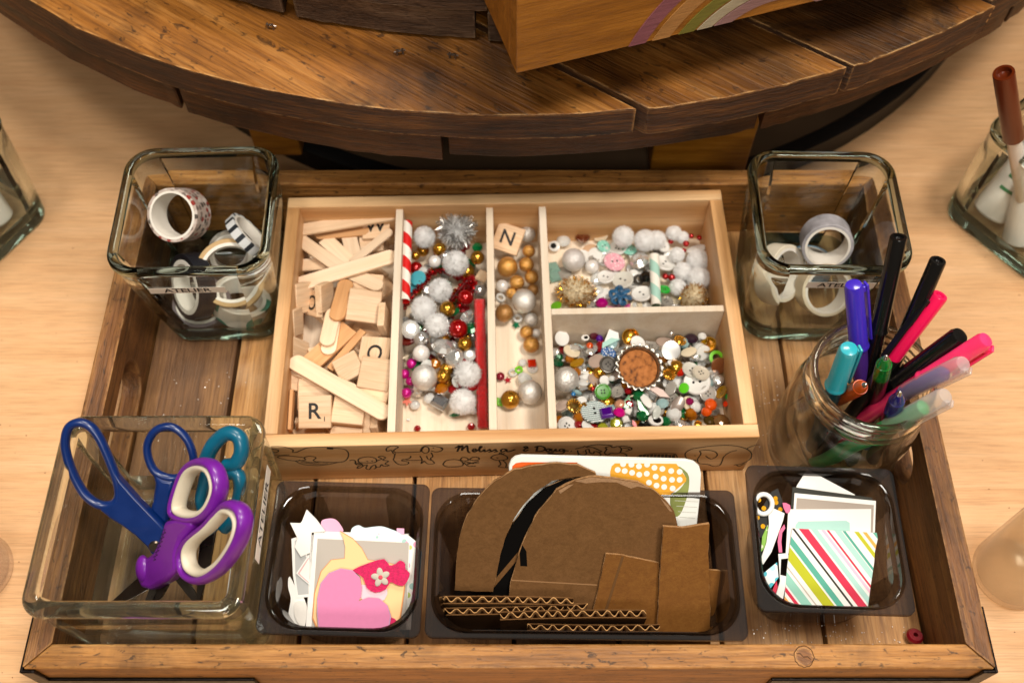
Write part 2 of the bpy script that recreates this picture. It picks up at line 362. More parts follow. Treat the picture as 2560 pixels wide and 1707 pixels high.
for sx, X, l in ((-1, TX0 - W_, 10.6), (1, TX1 + W_, 10.2)):
    Y = TY0 - W_
    m = MB()
    m.box(X - sx * .02 if sx > 0 else X, X - sx * l if sx < 0 else X, Y - .16, Y - .01, .15, 4.1) if False else None
    x0, x1 = sorted((X + sx * .16, X - sx * l))
    m.box(x0, x1, Y - .17, Y - .012, .15, 4.15)
    x0, x1 = sorted((X + sx * .16, X - sx * .55)); m.box(x0, x1, Y - .18, Y - .013, 4.14, TH + 1.12)
    x0, x1 = sorted((X + sx * .17, X + sx * .012)); m.box(x0, x1, Y - .175, Y + 3.0, .16, TH + 1.15)
    br = m.build('corner_bracket', black_metal, tray, bevel=.05)
    for k in range(4):
        MB().ball((X - sx * (1.6 + 2.4 * k), Y - .17, 3.0), .26, 10, 6, (1, .45, 1)).build('rivet', black_metal, br)
# knot in the front rail
kn = at(2010, 1640, TH)
kn_o = MB().lathe([(.001, .010), (.42, .010), (.46, -.02)], 28).build('knot', tray_rim_y, tray, (kn.x, kn.y, TH + 1.3), (0, 0, 1.2))
MB().tube([(.5*math.cos(k*.2618)*(1+.05*math.sin(k*3)), .46*math.sin(k*.2618)*(1+.05*math.cos(k*2)), .004) for k in range(24)], .018, 5, True).build('knot_ring', pm('dark_knot_line', '#2e1a0b', .7), kn_o)
MB().tube([(-.02, -.34, .012), (.05, -.15, .014), (-.04, .02, .014), (.06, .2, .014), (.0, .36, .012)], .02, 5).build('knot_crack', pm('dark_knot_line', '#2e1a0b', .7), kn_o)

# ------------------------------------------------------------------ compartment box of pale pine
BXC, BYC, BROT = -.23, 31.0, R(1.37)
BW, BD, BH = 26.6, 16.7, 4.5
BM = Matrix.Translation((BXC, BYC, 0)) @ Matrix.Rotation(BROT, 4, 'Z')
cbox = thing('compartment_box', 'pale pine compartment box with animal drawings, full of sticks, beads and buttons', 'box', (BXC, BYC, .03), (0, 0, BROT))
hw, hd, tw = BW/2, BD/2, .78
MB().box(-hw+.1, hw-.1, -hd+.1, hd-.1, .02, .42).build('floor', basswood, cbox)
MB().box(-hw, hw, -hd, -hd+tw, 0, BH).build('front_wall', pine, cbox, bevel=.06)
MB().box(-hw, hw, hd-tw, hd, 0, BH).build('back_wall', pine, cbox, bevel=.06)
for s in (-1, 1):
    x0, x1 = sorted((s*hw, s*(hw-tw))); MB().box(x0, x1, -hd+tw+.01, hd-tw-.01, .01, BH).build('side_wall', pine_y, cbox, bevel=.06)
DV = (-6.48, -.97, 2.27); DT = .22; BZ = 4.15; FZ = .45
for x in DV: MB().box(x-DT, x+DT, -hd+tw-.12, hd-tw+.0, .44, BZ).build('divider', basswood, cbox, bevel=.03)
MB().box(DV[2]+DT+.01, hw-tw-.01, -.2, .2, .44, BZ-.02).build('divider', basswood, cbox, bevel=.03)
def loc_box(p): return BM.inverted() @ Vector(p)

# drawings printed on the front wall
fn = Matrix.Rotation(BROT, 3, 'Z') @ Vector((0, -1, 0)); fx = Matrix.Rotation(BROT, 3, 'Z') @ Vector((1, 0, 0))
fp = BM @ Vector((0, -hd - .006, 0)); FP = Plane(fp, fn, fx)
z1 = zm(3.5636, 640, 1092); z2 = zm(3.5636, 1250, 1092)
def art(name, strokes, zf, wd=.075):
    mb = MB()
    for st in strokes:
        wd_ = wd
        if st[0] == 'w': wd_ = st[1]; st = st[2]
        stroke(mb, [FP.uv(*zf(*p)) for p in st], wd_, 0)
    o = mb.build(name, ink, cbox, smooth=0)
    o.matrix_basis = Matrix.Translation(Vector((0, -hd - .006, 0)) * S) @ basis((0,-1,0), (1,0,0)).to_4x4()
    return o
art('whale_drawing', [[(360,138),(420,112),(470,96),(600,92),(700,100),(790,112),(825,150),(810,200),(760,225),(640,226),(530,220)],
  [(360,138),(325,135),(332,118),(280,96),(200,86),(130,90),(136,106),(200,120),(180,138),(100,142),(100,156),(180,166),(300,160)],
  [(350,215),(420,245),(540,255),(640,246),(740,226)], [(190,182),(250,200),(350,214),(440,205),(430,186),(480,172),(535,186),(510,210),(540,222)],
  [(190,182),(220,170),(320,172),(430,186)], [(400,226),(520,240),(640,238)], [(380,206),(470,226),(560,228)], ('w', .2, [(632,103),(690,106)])], z1)
art('octopus_drawing', [[(920,228),(910,206),(940,186),(1000,178),(1060,190),(1076,215),(1050,230),(980,232),(920,228)],
  [(835,212),(860,205),(885,215),(890,242),(920,232),(942,246),(910,265),(902,280),(930,275),(960,256)],
  [(960,256),(992,250),(980,280),(1010,290),(1030,265),(1060,250),(1070,275),(1050,286)],
  [(1076,215),(1120,196),(1090,181),(1120,172),(1155,186),(1130,206),(1180,216),(1150,240),(1186,255),(1140,262),(1120,246),(1100,270),(1060,266)],
  [(880,228),(900,250),(940,238),(955,262)], [(985,216),(1000,222)], [(1030,214),(1040,220)]], z1, .085)
art('dog_drawing', [[(1225,152),(1205,120),(1172,130),(1160,110),(1185,88),(1230,80),(1268,92),(1240,110),(1226,126),(1245,140)], [(1245,140),(1350,138),(1465,134)],
  [(1465,134),(1480,96),(1520,80),(1590,85),(1660,100),(1650,125),(1600,135),(1560,124)], [(1480,112),(1500,90),(1535,96),(1540,130),(1510,146),(1480,132),(1480,112)],
  [(1560,140),(1576,175),(1555,195),(1590,235),(1530,240),(1500,214)], [(1240,146),(1230,190),(1226,206),(1270,245),(1340,246),(1360,226),(1300,214),(1310,200)],
  [(1310,200),(1400,210),(1480,206)], [(1460,170),(1480,206),(1470,240),(1500,214)], [(1380,170),(1370,190),(1310,205)], [(1520,170),(1530,195),(1560,210)], ('w', .16, [(1645,100),(1662,104)]), [(1575,98),(1585,102)]], z1)
art('mouse_drawing', [[(1665,246),(1690,215),(1740,203),(1800,206),(1840,226),(1840,256),(1790,266),(1700,266),(1665,246)], [(1820,206),(1840,183),(1880,190),(1890,208),(1850,214),(1820,206)],
  [(1900,205),(1930,183),(1975,183),(1990,200),(1950,210),(1900,205)], [(1850,226),(1870,246),(1900,262),(1960,260)], [(1880,236),(1990,230)], [(1880,246),(1985,216)], [(1860,222),(1900,228),(1940,240)]], z1, .085)
art('bird_drawing', [[(2090,186),(2120,165),(2180,155),(2230,170),(2240,195),(2200,208),(2130,206),(2090,186)], [(2165,210),(2180,245),(2160,265),(2220,275)], [(2200,210),(2230,240),(2226,275),(2250,270)], [(2140,185),(2160,190)], [(2165,155),(2180,140),(2195,155),(2215,145)],
  [(2330,180),(2350,160),(2400,155),(2440,165),(2450,180)]], z1, .085)
art('maker_lettering', [[(1772,100),(1798,88),(1812,78),(1802,112),(1793,133)], [(1800,112),(1826,86),(1840,80),(1834,124)], [(1834,118),(1866,88),(1882,82),(1888,128),(1908,143)],
  [(1925,126),(1950,122),(1960,112),(1944,107),(1930,120),(1940,135),(1966,128)], [(1966,128),(2004,97),(2010,86),(1998,86),(1990,110),(1996,133),(2016,128)],
  [(2016,128),(2036,112),(2036,132),(2056,128)], [(2036,98),(2040,96)], [(2056,128),(2086,110),(2084,121),(2100,130),(2070,136)], [(2100,130),(2136,110),(2134,121),(2150,130),(2118,136)],
  [(2230,112),(2200,108),(2180,122),(2196,134),(2226,120),(2232,110),(2236,132),(2268,128),(2310,112)]], z1, .12)
art('maker_lettering', [[(256,104),(230,100),(214,92),(236,86),(242,98),(212,118),(222,130),(252,116)], [(334,88),(326,126)], [(308,94),(346,82),(388,90),(402,110),(372,128),(314,129)],
  [(428,106),(408,120),(428,131),(448,118),(428,106),(462,110)], [(462,108),(458,126),(478,128),(498,108),(496,128),(520,124)], [(566,108),(536,112),(530,126),(556,128),(570,110),(566,142),(520,152),(440,150),(434,143),(480,141)], [(566,122),(612,126)], ('w', .17, [(630,128),(638,129)])], z2, .12)
art('cow_drawing', [[(670,108),(710,98),(740,92),(752,84),(775,92),(830,96),(880,118),(905,130),(880,135),(850,128)], [(690,120),(700,150),(740,165),(770,150),(760,120)], [(760,120),(790,110),(800,140),(830,150),(840,128)], [(740,130),(748,134)], [(790,132),(796,136)], [(700,150),(690,180),(680,186)], [(880,140),(900,160),(860,180)], [(760,90),(850,70),(940,72),(1000,80)],
  [(720,160),(740,182),(790,176),(820,186)], [(930,140),(950,110),(940,95),(980,85),(1010,95),(1050,85),(1080,105),(1070,140),(1030,150),(990,145),(960,160),(935,150),(930,140)], [(1050,88),(1100,82),(1160,95),(1172,112),(1120,130)], [(1060,140),(1110,150),(1130,170),(1100,188)], [(1090,100),(1140,105),(1150,115)]], z2, .085)
art('zebra_drawing', [[(1190,205),(1240,170),(1330,152),(1450,148),(1540,150),(1575,170),(1578,208)]] + [('w', .17, [(1240+34*k, 205), (1256+32*k, 160 - (4 if 2 < k < 8 else 0))]) for k in range(10)], z2)
art('elephant_drawing', [[(1665,196),(1648,165),(1660,135),(1720,106),(1850,86),(2000,75),(2120,85),(2200,110),(2240,150),(2226,200),(2150,240),(2080,252)], [(1760,196),(1790,150),(1780,126),(1850,118),(1920,136),(1932,170),(1880,198),(1830,170)],
  [(1665,196),(1720,214),(1760,205)], [(1760,196),(1770,235),(1850,245),(1900,262),(1960,250),(1990,180)], [(1990,180),(2040,140),(2110,120)], [(2100,245),(2130,262),(2180,236)], [(2190,110),(2240,85),(2310,68)], [(1730,166),(1742,170)], ('w', .16, [(1700,208),(1750,212)])], z2)

# ------------------------------------------------------------------ cable spool behind the tray
SC = Vector((0, 85.7, 0))
def disc_plank(mb, Rr, n, a, b, z0, z1, seg=20, inner=0):
    n = Vector((n[0], n[1])).normalized(); d = Vector((-n.y, n.x)); a = max(a, -Rr + .02); b = min(b, Rr - .02)
    ca = [(x, math.sqrt(max(0, Rr*Rr - x*x))) for x in [a + (b - a) * (1 - math.cos(math.pi*k/seg)) / 2 for k in range(seg + 1)]]
    poly = [(n*x + d*y) for x, y in ca] + [(n*x - d*y) for x, y in ca[::-1]]
    poly = [p for i, p in enumerate(poly) if (p - poly[i-1]).length > .02]
    # fine unevenness of the sawn edge
    poly = [p * (1 + rnd.uniform(-.0012, .0012)) for p in poly]
    mb.prism([(p.x, p.y) for p in poly], z0, z1)
def plank_disc(root, pname, Rr, ang, seams_, z0, z1, mat, gap=.22, dz=.12, cut=None):
    n = (math.cos(ang), math.sin(ang))
    for a, b in zip(seams_[:-1], seams_[1:]):
        mb = MB(); h = rnd.uniform(-dz, dz); q = rnd.uniform(-.25, .25)
        disc_plank(mb, Rr + q, (1, 0), a + gap/2, b - gap/2, 0, z1 - z0 + h)
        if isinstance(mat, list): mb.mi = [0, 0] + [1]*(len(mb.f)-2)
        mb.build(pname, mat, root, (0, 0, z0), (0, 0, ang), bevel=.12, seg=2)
spool = thing('cable_spool', 'big round cable spool table of sawn planks behind the tray', 'spool table', (SC.x, SC.y, -1.3))
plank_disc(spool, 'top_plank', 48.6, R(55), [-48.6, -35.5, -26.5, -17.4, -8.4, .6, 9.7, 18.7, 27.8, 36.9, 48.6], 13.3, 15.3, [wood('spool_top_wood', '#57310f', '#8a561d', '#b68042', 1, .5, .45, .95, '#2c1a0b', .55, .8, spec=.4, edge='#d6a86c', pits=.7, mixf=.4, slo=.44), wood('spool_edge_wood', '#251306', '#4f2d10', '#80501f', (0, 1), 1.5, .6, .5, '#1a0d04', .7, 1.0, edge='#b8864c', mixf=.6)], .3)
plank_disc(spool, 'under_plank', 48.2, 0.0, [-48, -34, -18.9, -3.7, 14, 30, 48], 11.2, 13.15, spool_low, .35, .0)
mb = MB(); mb.lathe([(36.9, 0), (37.05, .1), (37.05, 1.9), (36.8, 2.0), (36.0, 2.0), (36.0, 0)], 96, wrap=True)
mb.build('edge_band', black_band, spool, (3, -6.7, 0))
MB().lathe([(35.95, .0), (35.95, 1.96)], 96).build('lower_flange', pm('worn_grey_paint', '#4d3a27', .6, var=.2, vscale=25, bump=.15, bscale=80), spool, (3, -6.7, 0))
for k in range(24):
    a = 2*math.pi*k/24
    MB().box(-1.8, 1.8, -.7, .7, 2.0, 11.2).build('drum_stave', spool_low, spool, (26*math.sin(a), -26*math.cos(a), 0), (0, 0, a), bevel=.1)
for x0, x1, yy in ((9.2, 15.6, 43.6), (-17.3, -14.2, 45.0)):
    MB().box(x0, x1, -.9, .9, 2.0, 11.18).build('upright_board', stained, spool, (0, yy + 1.5 - SC.y, 0), bevel=.1)
# staples and bent nails in the top
for (u, v) in ((676, 68), (1000, 132), (1131, 142)):
    p = at(u, v, 14.05)
    m = MB()
    for dx in (-.16, .16): m.tube([(dx, 0, -.1), (dx, 0, .28), (dx*.4, -.12, .36)], .055, 6)
    m.tube([(-.3, .1, .05), (.0, .02, .14), (.3, .12, .06)], .05, 6)
    m.build('staple', pm('dull_nail', '#8a8078', .35, .9), spool, (p.x - SC.x, p.y - SC.y, 15.3), (0, 0, rnd.uniform(-.5, .5)))
tier = thing('stacked_disc', 'grey weathered plank disc lying on the cable spool', 'wooden disc', (SC.x, SC.y, 14.12))
plank_disc(tier, 'lower_plank', 43.3, 0.0, [-43, -28, -12.35, -1.65, 10, 24, 43], 0, 1.95, grey_wood, .7, .0)
plank_disc(tier, 'upper_plank', 43.5, 0.0, [-43.4, -22, -1.2, 20, 43.4], 2.0, 3.9, grey_wood, .2, .0)

# honey stained box with painted rainbow
bz = 18.1; cr = at(1291, 185, bz); ra = R(18.2)
rb = thing('rainbow_box', 'honey stained wooden box with a pastel rainbow on its front', 'box', cr, (0, 0, ra))
L_, D_, H_ = 30, 20, 9.5
MB().box(0, L_, 0, .9, 0, H_).build('front_panel', stained, rb, bevel=.05)
stained_y = wood('honey_stained_wood_side', '#7a480f', '#996017', '#b07527', 2, 1.6, .4, .2, '#6b3d0c', .4, .25, spec=.5, stretch=.3)
MB().box(0.02, .9, .92, D_, 0.02, H_-.02).build('side_panel', stained_y, rb, bevel=.05)
MB().box(L_-.9, L_-.02, .92, D_, 0.02, H_-.02).build('side_panel', stained_y, rb, bevel=.05)
MB().box(.92, L_-.92, D_-.9, D_-.02, .02, H_-.02).build('back_panel', stained, rb, bevel=.05)
MB().box(.92, L_-.92, .92, D_-.92, .1, .6).build('base_panel', stained, rb)
MB().box(.92, L_-.92, .92, D_-.92, H_-.7, H_-.05).build('lid', stained, rb)
RP = Plane(cr, (math.sin(ra), -math.cos(ra), 0), (math.cos(ra), math.sin(ra), 0))
def rx(u): return RP.uv(u, 185 - (u - 1291) * 185 / 778)[0]
c0 = (rx(1835) + rx(2030)) / 2
for (ua, ub), hx_ in (((1570, 1612), '#8c5560'), ((1628, 1672), '#a87a45'), ((1694, 1732), '#6f6b2a'), ((1740, 1776), '#a59c84'), ((1782, 1826), '#8c6c6c')):
    dn = 3.2; ro, ri = math.hypot(c0 - rx(ua), dn), math.hypot(c0 - rx(ub), dn); n = 40
    def arc(r_):
        a0 = math.asin(min(1, (dn + .03) / r_)); return [(c0 + r_*math.cos(a0 + (math.pi - 2*a0)*k/n), r_*math.sin(a0 + (math.pi - 2*a0)*k/n) - dn) for k in range(n + 1)]
    vs = arc(ro) + arc(ri)[::-1]
    mb = MB().prism(vs, .004, .05); o = mb.build('rainbow_band', wood('rainbow_paint_' + hx_[1:], hx_, hx_, hx_, 0, 1.6, .6, .1, '#6b3d0c', .35, .25), rb)
    o.matrix_basis = basis((0,-1,0), (1,0,0)).to_4x4()

# ------------------------------------------------------------------ glass containers
def square_jar(name, label, cat, c, z0, h, rim, base, rot=0, wall=.38, rr=1.6, rb_=1.4, mat=None, group=None, tilt=(0, 0)):
    t = thing(name, label, cat, (c[0], c[1], z0), (tilt[0], tilt[1], rot), group)
    def lp(hf, r, z): return [(a, b, z) for a, b in rrect(hf, hf, r, 8)]
    out = [lp(base-.55, max(.3, rb_-.5), .0), lp(base-.2, rb_-.2, .07), lp(base-.03, rb_, .3)]
    for k in range(1, 5): f = k/5; out.append(lp(base+(rim-base)*f, rb_+(rr-rb_)*f, .3+(h-.8)*f))
    out += [lp(rim-.04, rr, h-.5), lp(rim+.05, rr+.03, h-.3), lp(rim+.03, rr+.02, h-.1), lp(rim-.1, rr-.08, h), lp(rim-wall+.02, rr-wall+.08, h-.01), lp(rim-wall-.1, rr-wall, h-.13), lp(rim-wall-.06, rr-wall, h-.45)]
    for k in range(4, 0, -1): f = k/5; out.append(lp(base+(rim-base)*f-wall, rb_+(rr-rb_)*f-wall*.6, .3+(h-.8)*f+.1))
    out += [lp(base-wall-.05, rb_-.2, .95), lp(base-wall-.4, rb_-.4, .72), lp(base-wall-1.2, max(.3, rb_-1.1), .66)]
    mb = MB().loft(out, True, True); nn = len(out[0])
    # flat faces are clear sheets; rim, foot and corners are thick moulded glass
    cr_ = (8, 7, 0) if mat is vase_glass else (8,)
    for k in list(range(3, 7)) + list(range(13, 18)):
        for i in range(nn):
            if i % 9 in cr_: mb.mi[k*nn+i] = 1
    if mat is vase_glass:
        for k in (20,):
            for i in range(nn):
                if k*nn+i < len(mb.mi): mb.mi[k*nn+i] = 1
        mb.mi[-1] = mb.mi[-2] = 1
    if mat is not vase_glass:
        for k in (0, 1, 2, 8, 9, 10, 11, 12):
            for i in range(nn): mb.mi[k*nn+i] = 2
    mb.build('glass_body', [mat or jar_glass, vase_wall, jar_edge], t, smooth=60)
    return t
def jar_label(t, y, z, text, wdt, hgt, size, rot=(R(90), 0, 0), x=0, shear=0.0):
    l = MB().box(-wdt/2, wdt/2, -hgt/2, hgt/2, 0, .012).build('name_label', paper_label, t, (x, y, z), rot)
    tm = text_mesh('lettering', text, size, ink, .012, shear); link('lettering', tm, l, (0, 0, .016)).scale = (1.15, 1, 1)
    return l
JA = square_jar('glass_jar', 'square glass jar of washi tape at the back left, beside the craft sticks', 'jar', (-17.62, 34.85), .03, 9.0, 4.35, 3.45, R(1.5))
slope = math.atan2(4.35-3.45, 8.2)
def wall_label(t, rim, base, h, zc, x, wdt, hgt, size, text):
    y = -(base + (rim-base)*((zc-.3)/(h-.8))) - .02
    return jar_label(t, y, zc, text, wdt, hgt, size, (R(90) - math.atan2(rim-base, h-.8)*-1, 0, 0), x)
wall_label(JA, 4.35, 3.45, 9.0, 7.05, -.35, 4.2, .62, .62, 'ATELIER')
JB = square_jar('glass_jar', 'square glass jar of pale tape rolls at the back right, behind the pens', 'jar', (17.55, 34.75), .03, 9.0, 4.15, 3.35, R(-1))
wall_label(JB, 4.15, 3.35, 9.0, 7.5, .5, 3.7, .66, .6, 'ATELIER')
VC = square_jar('glass_vase', 'thick square glass vase holding three pairs of scissors', 'vase', (-17.05, 17.12), .03, 9.0, 4.93, 4.62, 0, .62, 1.0, .9, vase_glass)
jar_label(VC, .6, 7.0, 'ATELIER', 4.8, .85, .8, (R(90), 0, R(90)), 4.90)

def pan(label, c, hx, hy, h, rot):
    t = thing('plastic_pan', label, 'pan', (c[0], c[1], .03), (0, 0, rot), 'smoky plastic pans along the front of the tray')
    def lp(ix, r, z): return [(a, b, z) for a, b in rrect(hx - ix, hy - ix, r, 8)]
    out = [lp(1.35, 1.0, 0), lp(1.05, 1.4, .12), lp(.86, 1.6, .5), lp(.5, 1.9, h-.75), lp(.3, 1.9, h-.6), lp(.28, 1.9, h-.2), lp(.05, .42, h-.18), lp(0, .42, h-.3), lp(0, .42, h-.05), lp(.05, .40, h),
           lp(.17, 1.75, h), lp(.22, 1.75, h-.06), lp(.36, 1.7, h-.12), lp(.4, 1.7, h-.5), lp(.56, 1.75, h-.7), lp(.98, 1.5, .6), lp(1.1, 1.3, .3), lp(1.45, .9, .2)]
    mb = MB().loft(out, True, True); nn = len(out[0])
    for k in (11, 12, 13, 14):
        for i in range(nn):
            if k < 13 or i % 9 != 8: mb.mi[k*nn+i] = 1
    mb.build('pan_shell', [smoke, smoke_dark], t, smooth=32)
    return t
PD = pan('smoky plastic pan of paper hearts and cards, beside the scissors vase', (-8.2, 16.1), 3.92, 3.88, 5.5, R(-1.6))
PE = pan('long smoky plastic pan filled with brown cardboard pieces', (3.58, 15.9), 7.72, 3.8, 5.3, R(-.6))
PF = pan('smoky plastic pan with striped card, below the pen jar', (15.72, 17.05), 3.78, 3.78, 5.5, R(-1.8))

# mason jar of pens
MJX, MJY, MJH = 18.2, 24.3, 9.2
mj = thing('mason_jar', 'round clear canning jar packed with pens in the tray corner', 'jar', (MJX, MJY, .03))
pr = [(.001, .25), (2.6, .12), (3.0, 0), (3.35, .1), (3.5, .5), (3.52, 2.5), (3.5, 5.4), (3.42, 6.2), (3.2, 6.9), (3.05, 7.2), (3.04, 7.45), (3.22, 7.55), (3.24, 7.7), (3.06, 7.82), (3.03, 8.05), (3.2, 8.15), (3.22, 8.3), (3.04, 8.42), (3.02, 8.65), (3.14, 8.72), (3.17, 8.95), (3.1, 9.12), (2.95, 9.2), (2.8, 9.12), (2.76, 8.8),
      (2.78, 7.2), (3.0, 6.7), (3.2, 6.0), (3.27, 5.2), (3.28, 1.0), (3.05, .6), (2.4, .5), (.001, .55)]
MB().lathe(pr, 64).build('glass_body', hazyglass('canning_glass', (.985, .99, .975, 1), .08, (.75, .72, .62, 1), .003), mj, smooth=70)

# ------------------------------------------------------------------ tape rolls in the two back jars
white_core = pm('card_core', '#e6dfd4', .7, var=.05)
def tape(label, c, a, ro, ri, wd, outer, face=None, core=white_core, name='tape_roll'):
    t = thing(name, label, 'tape', c, basis(a, (0, 0, 1) if abs(a[2]) < .9 else (1, 0, 0)), 'washi tape rolls in the glass jars')
    rm = ri + (ro - ri) * .45
    MB().lathe([(rm, -wd/2), (ro-.03, -wd/2), (ro, -wd/2+.03), (ro, wd/2-.03), (ro-.03, wd/2), (rm, wd/2)], 48, wrap=True).build('tape_band', [outer], t, smooth=40)
    MB().lathe([(ri, -wd/2-.02), (rm-.005, -wd/2-.02), (rm-.005, wd/2+.02), (ri, wd/2+.02)], 48, wrap=True).build('core', core, t, smooth=40)
    return t
def pattern(name, base, spots, scale, thr=.42, rough=.5):
    m, nt, b = newmat(name); N = nt.nodes.new; L = nt.links.new
    tc = N('ShaderNodeTexCoord'); vo = N('ShaderNodeTexVoronoi'); vo.inputs['Scale'].default_value = scale; L(tc.outputs['Object'], vo.inputs['Vector'])
    st = N('ShaderNodeMath'); st.operation = 'LESS_THAN'; st.inputs[1].default_value = thr; L(vo.outputs['Distance'], st.inputs[0])
    rp = N('ShaderNodeValToRGB'); rp.color_ramp.interpolation = 'CONSTANT'; e = rp.color_ramp.elements
    for i, h in enumerate(spots):
        k = e[i] if i < 2 else e.new(i / len(spots)); k.position = i / len(spots); k.color = hexc(h)
    if len(spots) == 1: e[1].color = hexc(spots[0])
    sp = N('ShaderNodeSeparateColor'); L(vo.outputs['Color'], sp.inputs[0]); L(sp.outputs[0], rp.inputs[0])
    mx = N('ShaderNodeMix'); mx.data_type = 'RGBA'; mx.inputs[6].default_value = hexc(base); L(st.outputs[0], mx.inputs[0]); L(rp.outputs[0], mx.inputs[7])
    L(mx.outputs[2], b.inputs['Base Color']); b.inputs['Roughness'].default_value = rough; MATS[name] = m; return m
def ringstripe(name, c1, c2, n, duty=.5):
    m, nt, b = newmat(name); N = nt.nodes.new; L = nt.links.new
    tc = N('ShaderNodeTexCoord'); sx = N('ShaderNodeSeparateXYZ'); L(tc.outputs['Object'], sx.inputs[0])
    an = N('ShaderNodeMath'); an.operation = 'ARCTAN2'; L(sx.outputs[1], an.inputs[0]); L(sx.outputs[0], an.inputs[1])
    mu = N('ShaderNodeMath'); mu.operation = 'MULTIPLY'; mu.inputs[1].default_value = n / 6.2832; L(an.outputs[0], mu.inputs[0])
    fr = N('ShaderNodeMath'); fr.operation = 'FRACT'; L(mu.outputs[0], fr.inputs[0])
    gt = N('ShaderNodeMath'); gt.operation = 'GREATER_THAN'; gt.inputs[1].default_value = duty; L(fr.outputs[0], gt.inputs[0])
    mx = N('ShaderNodeMix'); mx.data_type = 'RGBA'; mx.inputs[6].default_value = hexc(c1); mx.inputs[7].default_value = hexc(c2); L(gt.outputs[0], mx.inputs[0])
    L(mx.outputs[2], b.inputs['Base Color']); b.inputs['Roughness'].default_value = .45; MATS[name] = m; return m
c = at(436, 538, 6.3); a = Vector((-.16, -.6, .75)).normalized()
tape('wide washi roll with red flowers, highest in the back left jar', c - a * .6, a, 1.58, 1.28, 1.8, pattern('red_floral_print', '#b9a79c', ['#8e2a20', '#7b6b63', '#c9bdb4', '#4f463f'], 330, .5))
tape('black tape roll with white core against the glass of the back left jar', (-19.1, 33.5, 3.1), (-.72, -.5, .48), 2.0, 1.4, 1.0, pm('black_tape', '#15161c', .35))
tape('kraft and cream tape roll in the back left jar', (-16.7, 34.0, 3.7), (.2, -.45, .87), 2.05, 1.6, .8, pm('kraft_tape', '#b99766', .55, var=.1), core=white_core)
tape('green leaf patterned tape roll at the bottom of the back left jar', (-16.5, 33.3, 1.75), (.25, .2, .95), 1.7, 1.3, 1.3, pattern('green_leaf_print', '#d9cfc0', ['#1f7a66', '#d9cfc0', '#2b8570'], 90, .55))
tape('narrow black and white checked tape roll leaning in the back left jar', (-15.9, 36.3, 4.3), (.75, .45, .45), 1.55, 1.2, .62, ringstripe('checked_print', '#20242a', '#cfd0d0', 13, .38))
tape('dull grey tape roll lying flat under the black one', (-19.0, 33.4, 1.15), (.05, -.08, 1), 1.75, 1.35, .8, pm('grey_tape', '#6d6468', .4))
tape('white price tag card roll standing behind the kraft tape', (-17.4, 36.4, 2.4), (.3, -.7, .6), 1.3, 1.0, 1.2, pattern('speckled_white_print', '#d8d4c8', ['#8a8f86', '#d8d4c8'], 260, .35))
tape('grey marbled tape roll, highest in the back right jar', (18.85, 35.9, 4.3), (-.12, -.86, .42), 1.5, 1.18, 1.4, pm('grey_marble_tape', '#a8a4a8', .5, var=.35, vscale=140))
tape('white tape roll leaning on the left side of the back right jar', (16.2, 34.6, 2.9), (.62, -.5, .55), 1.75, 1.38, 1.1, pm('white_tape', '#e6dac4', .5, var=.08))
tape('white tape roll standing at the front of the back right jar', (18.9, 33.8, 2.3), (.12, -.66, .74), 1.6, 1.28, 1.3, pm('cream_tape', '#dccdb2', .5, var=.12))
tape('pale blue tape roll at the bottom of the back right jar', (18.6, 36.1, 1.4), (.0, .2, .97), 1.4, 1.1, 1.0, pm('pale_blue_tape', '#7fa4bd', .5))

# ------------------------------------------------------------------ scissors in the vase
z8 = zm(2.157, 0, 980)
blade_m = pm('dark_blade_steel', '#5e5650', .28, .9, var=.25, vscale=120)
blue_p = pm('royal_blue_plastic', '#042560', .3, coat=.25, var=.12, vscale=120)
purple_p = pm('violet_plastic', '#6f1b92', .33, coat=.2, var=.12, vscale=90)
cream_p = pm('cream_rubber', '#d5cab5', .5, var=.06)
teal_p = pm('teal_plastic', '#055a75', .32, coat=.2, var=.1, vscale=120)
def flatpart(pl, name, pts, h0, h1, mat, parent, bevel=.0, smooth_n=0, seg=3):
    q = pl.pl([z for z in pts])
    if smooth_n: q = [tuple(p[:2]) for p in smooth_loop([Vector((*p, 0)) for p in q], smooth_n)]
    return MB().prism(q, h0, h1).build(name, mat, parent, bevel=bevel, seg=seg)
def looppart(pl, name, pts, r, mat, parent, flat=1.0, n=14, closed=True, h=0.0, sub=5):
    q = [Vector((*pl.uv(*p), h)) for p in pts]
    q = smooth_loop(q, sub, closed)
    return MB().tube(q, r, n, closed, flat, up=(0, 0, 1)).build(name, mat, parent, smooth=180)
def scissors(label, pl): return thing('scissors', label, 'scissors', pl.p, pl.B, 'scissors in the glass vase')
Z = lambda L: [z8(*p) for p in L]
BP = Plane((-17, 20.6, 9.4), (0.05, -.66, .75))
sb = scissors('scissors with royal blue handles at the left of the vase', BP)
h1 = flatpart(BP, 'handle', Z([(600,390),(660,470),(740,560),(840,665),(912,742),(895,800),(868,872),(832,872),(800,820),(742,765),(672,712),(600,668),(545,622),(590,600),(640,575),(640,480)]), -.3, .3, blue_p, sb, .22)
looppart(BP, 'finger_loop', Z([(425,164),(370,192),(351,270),(366,360),(404,460),(460,552),(530,604),(600,606),(640,565),(632,480),(588,360),(535,245),(486,185)]), [.22]*65, blue_p, h1, 1.25)
h2 = flatpart(BP, 'handle', Z([(812,425),(832,500),(818,600),(803,640),(850,690),(905,735),(915,640),(925,545),(942,480),(880,470)]), -.62, -.06, blue_p, sb, .2)
looppart(BP, 'finger_loop', Z([(900,195),(830,216),(788,282),(788,355),(822,432),(882,468),(950,472),(1010,440),(1035,370),(1010,282),(962,222)]), .2, blue_p, h2, 1.2, h=-.3)
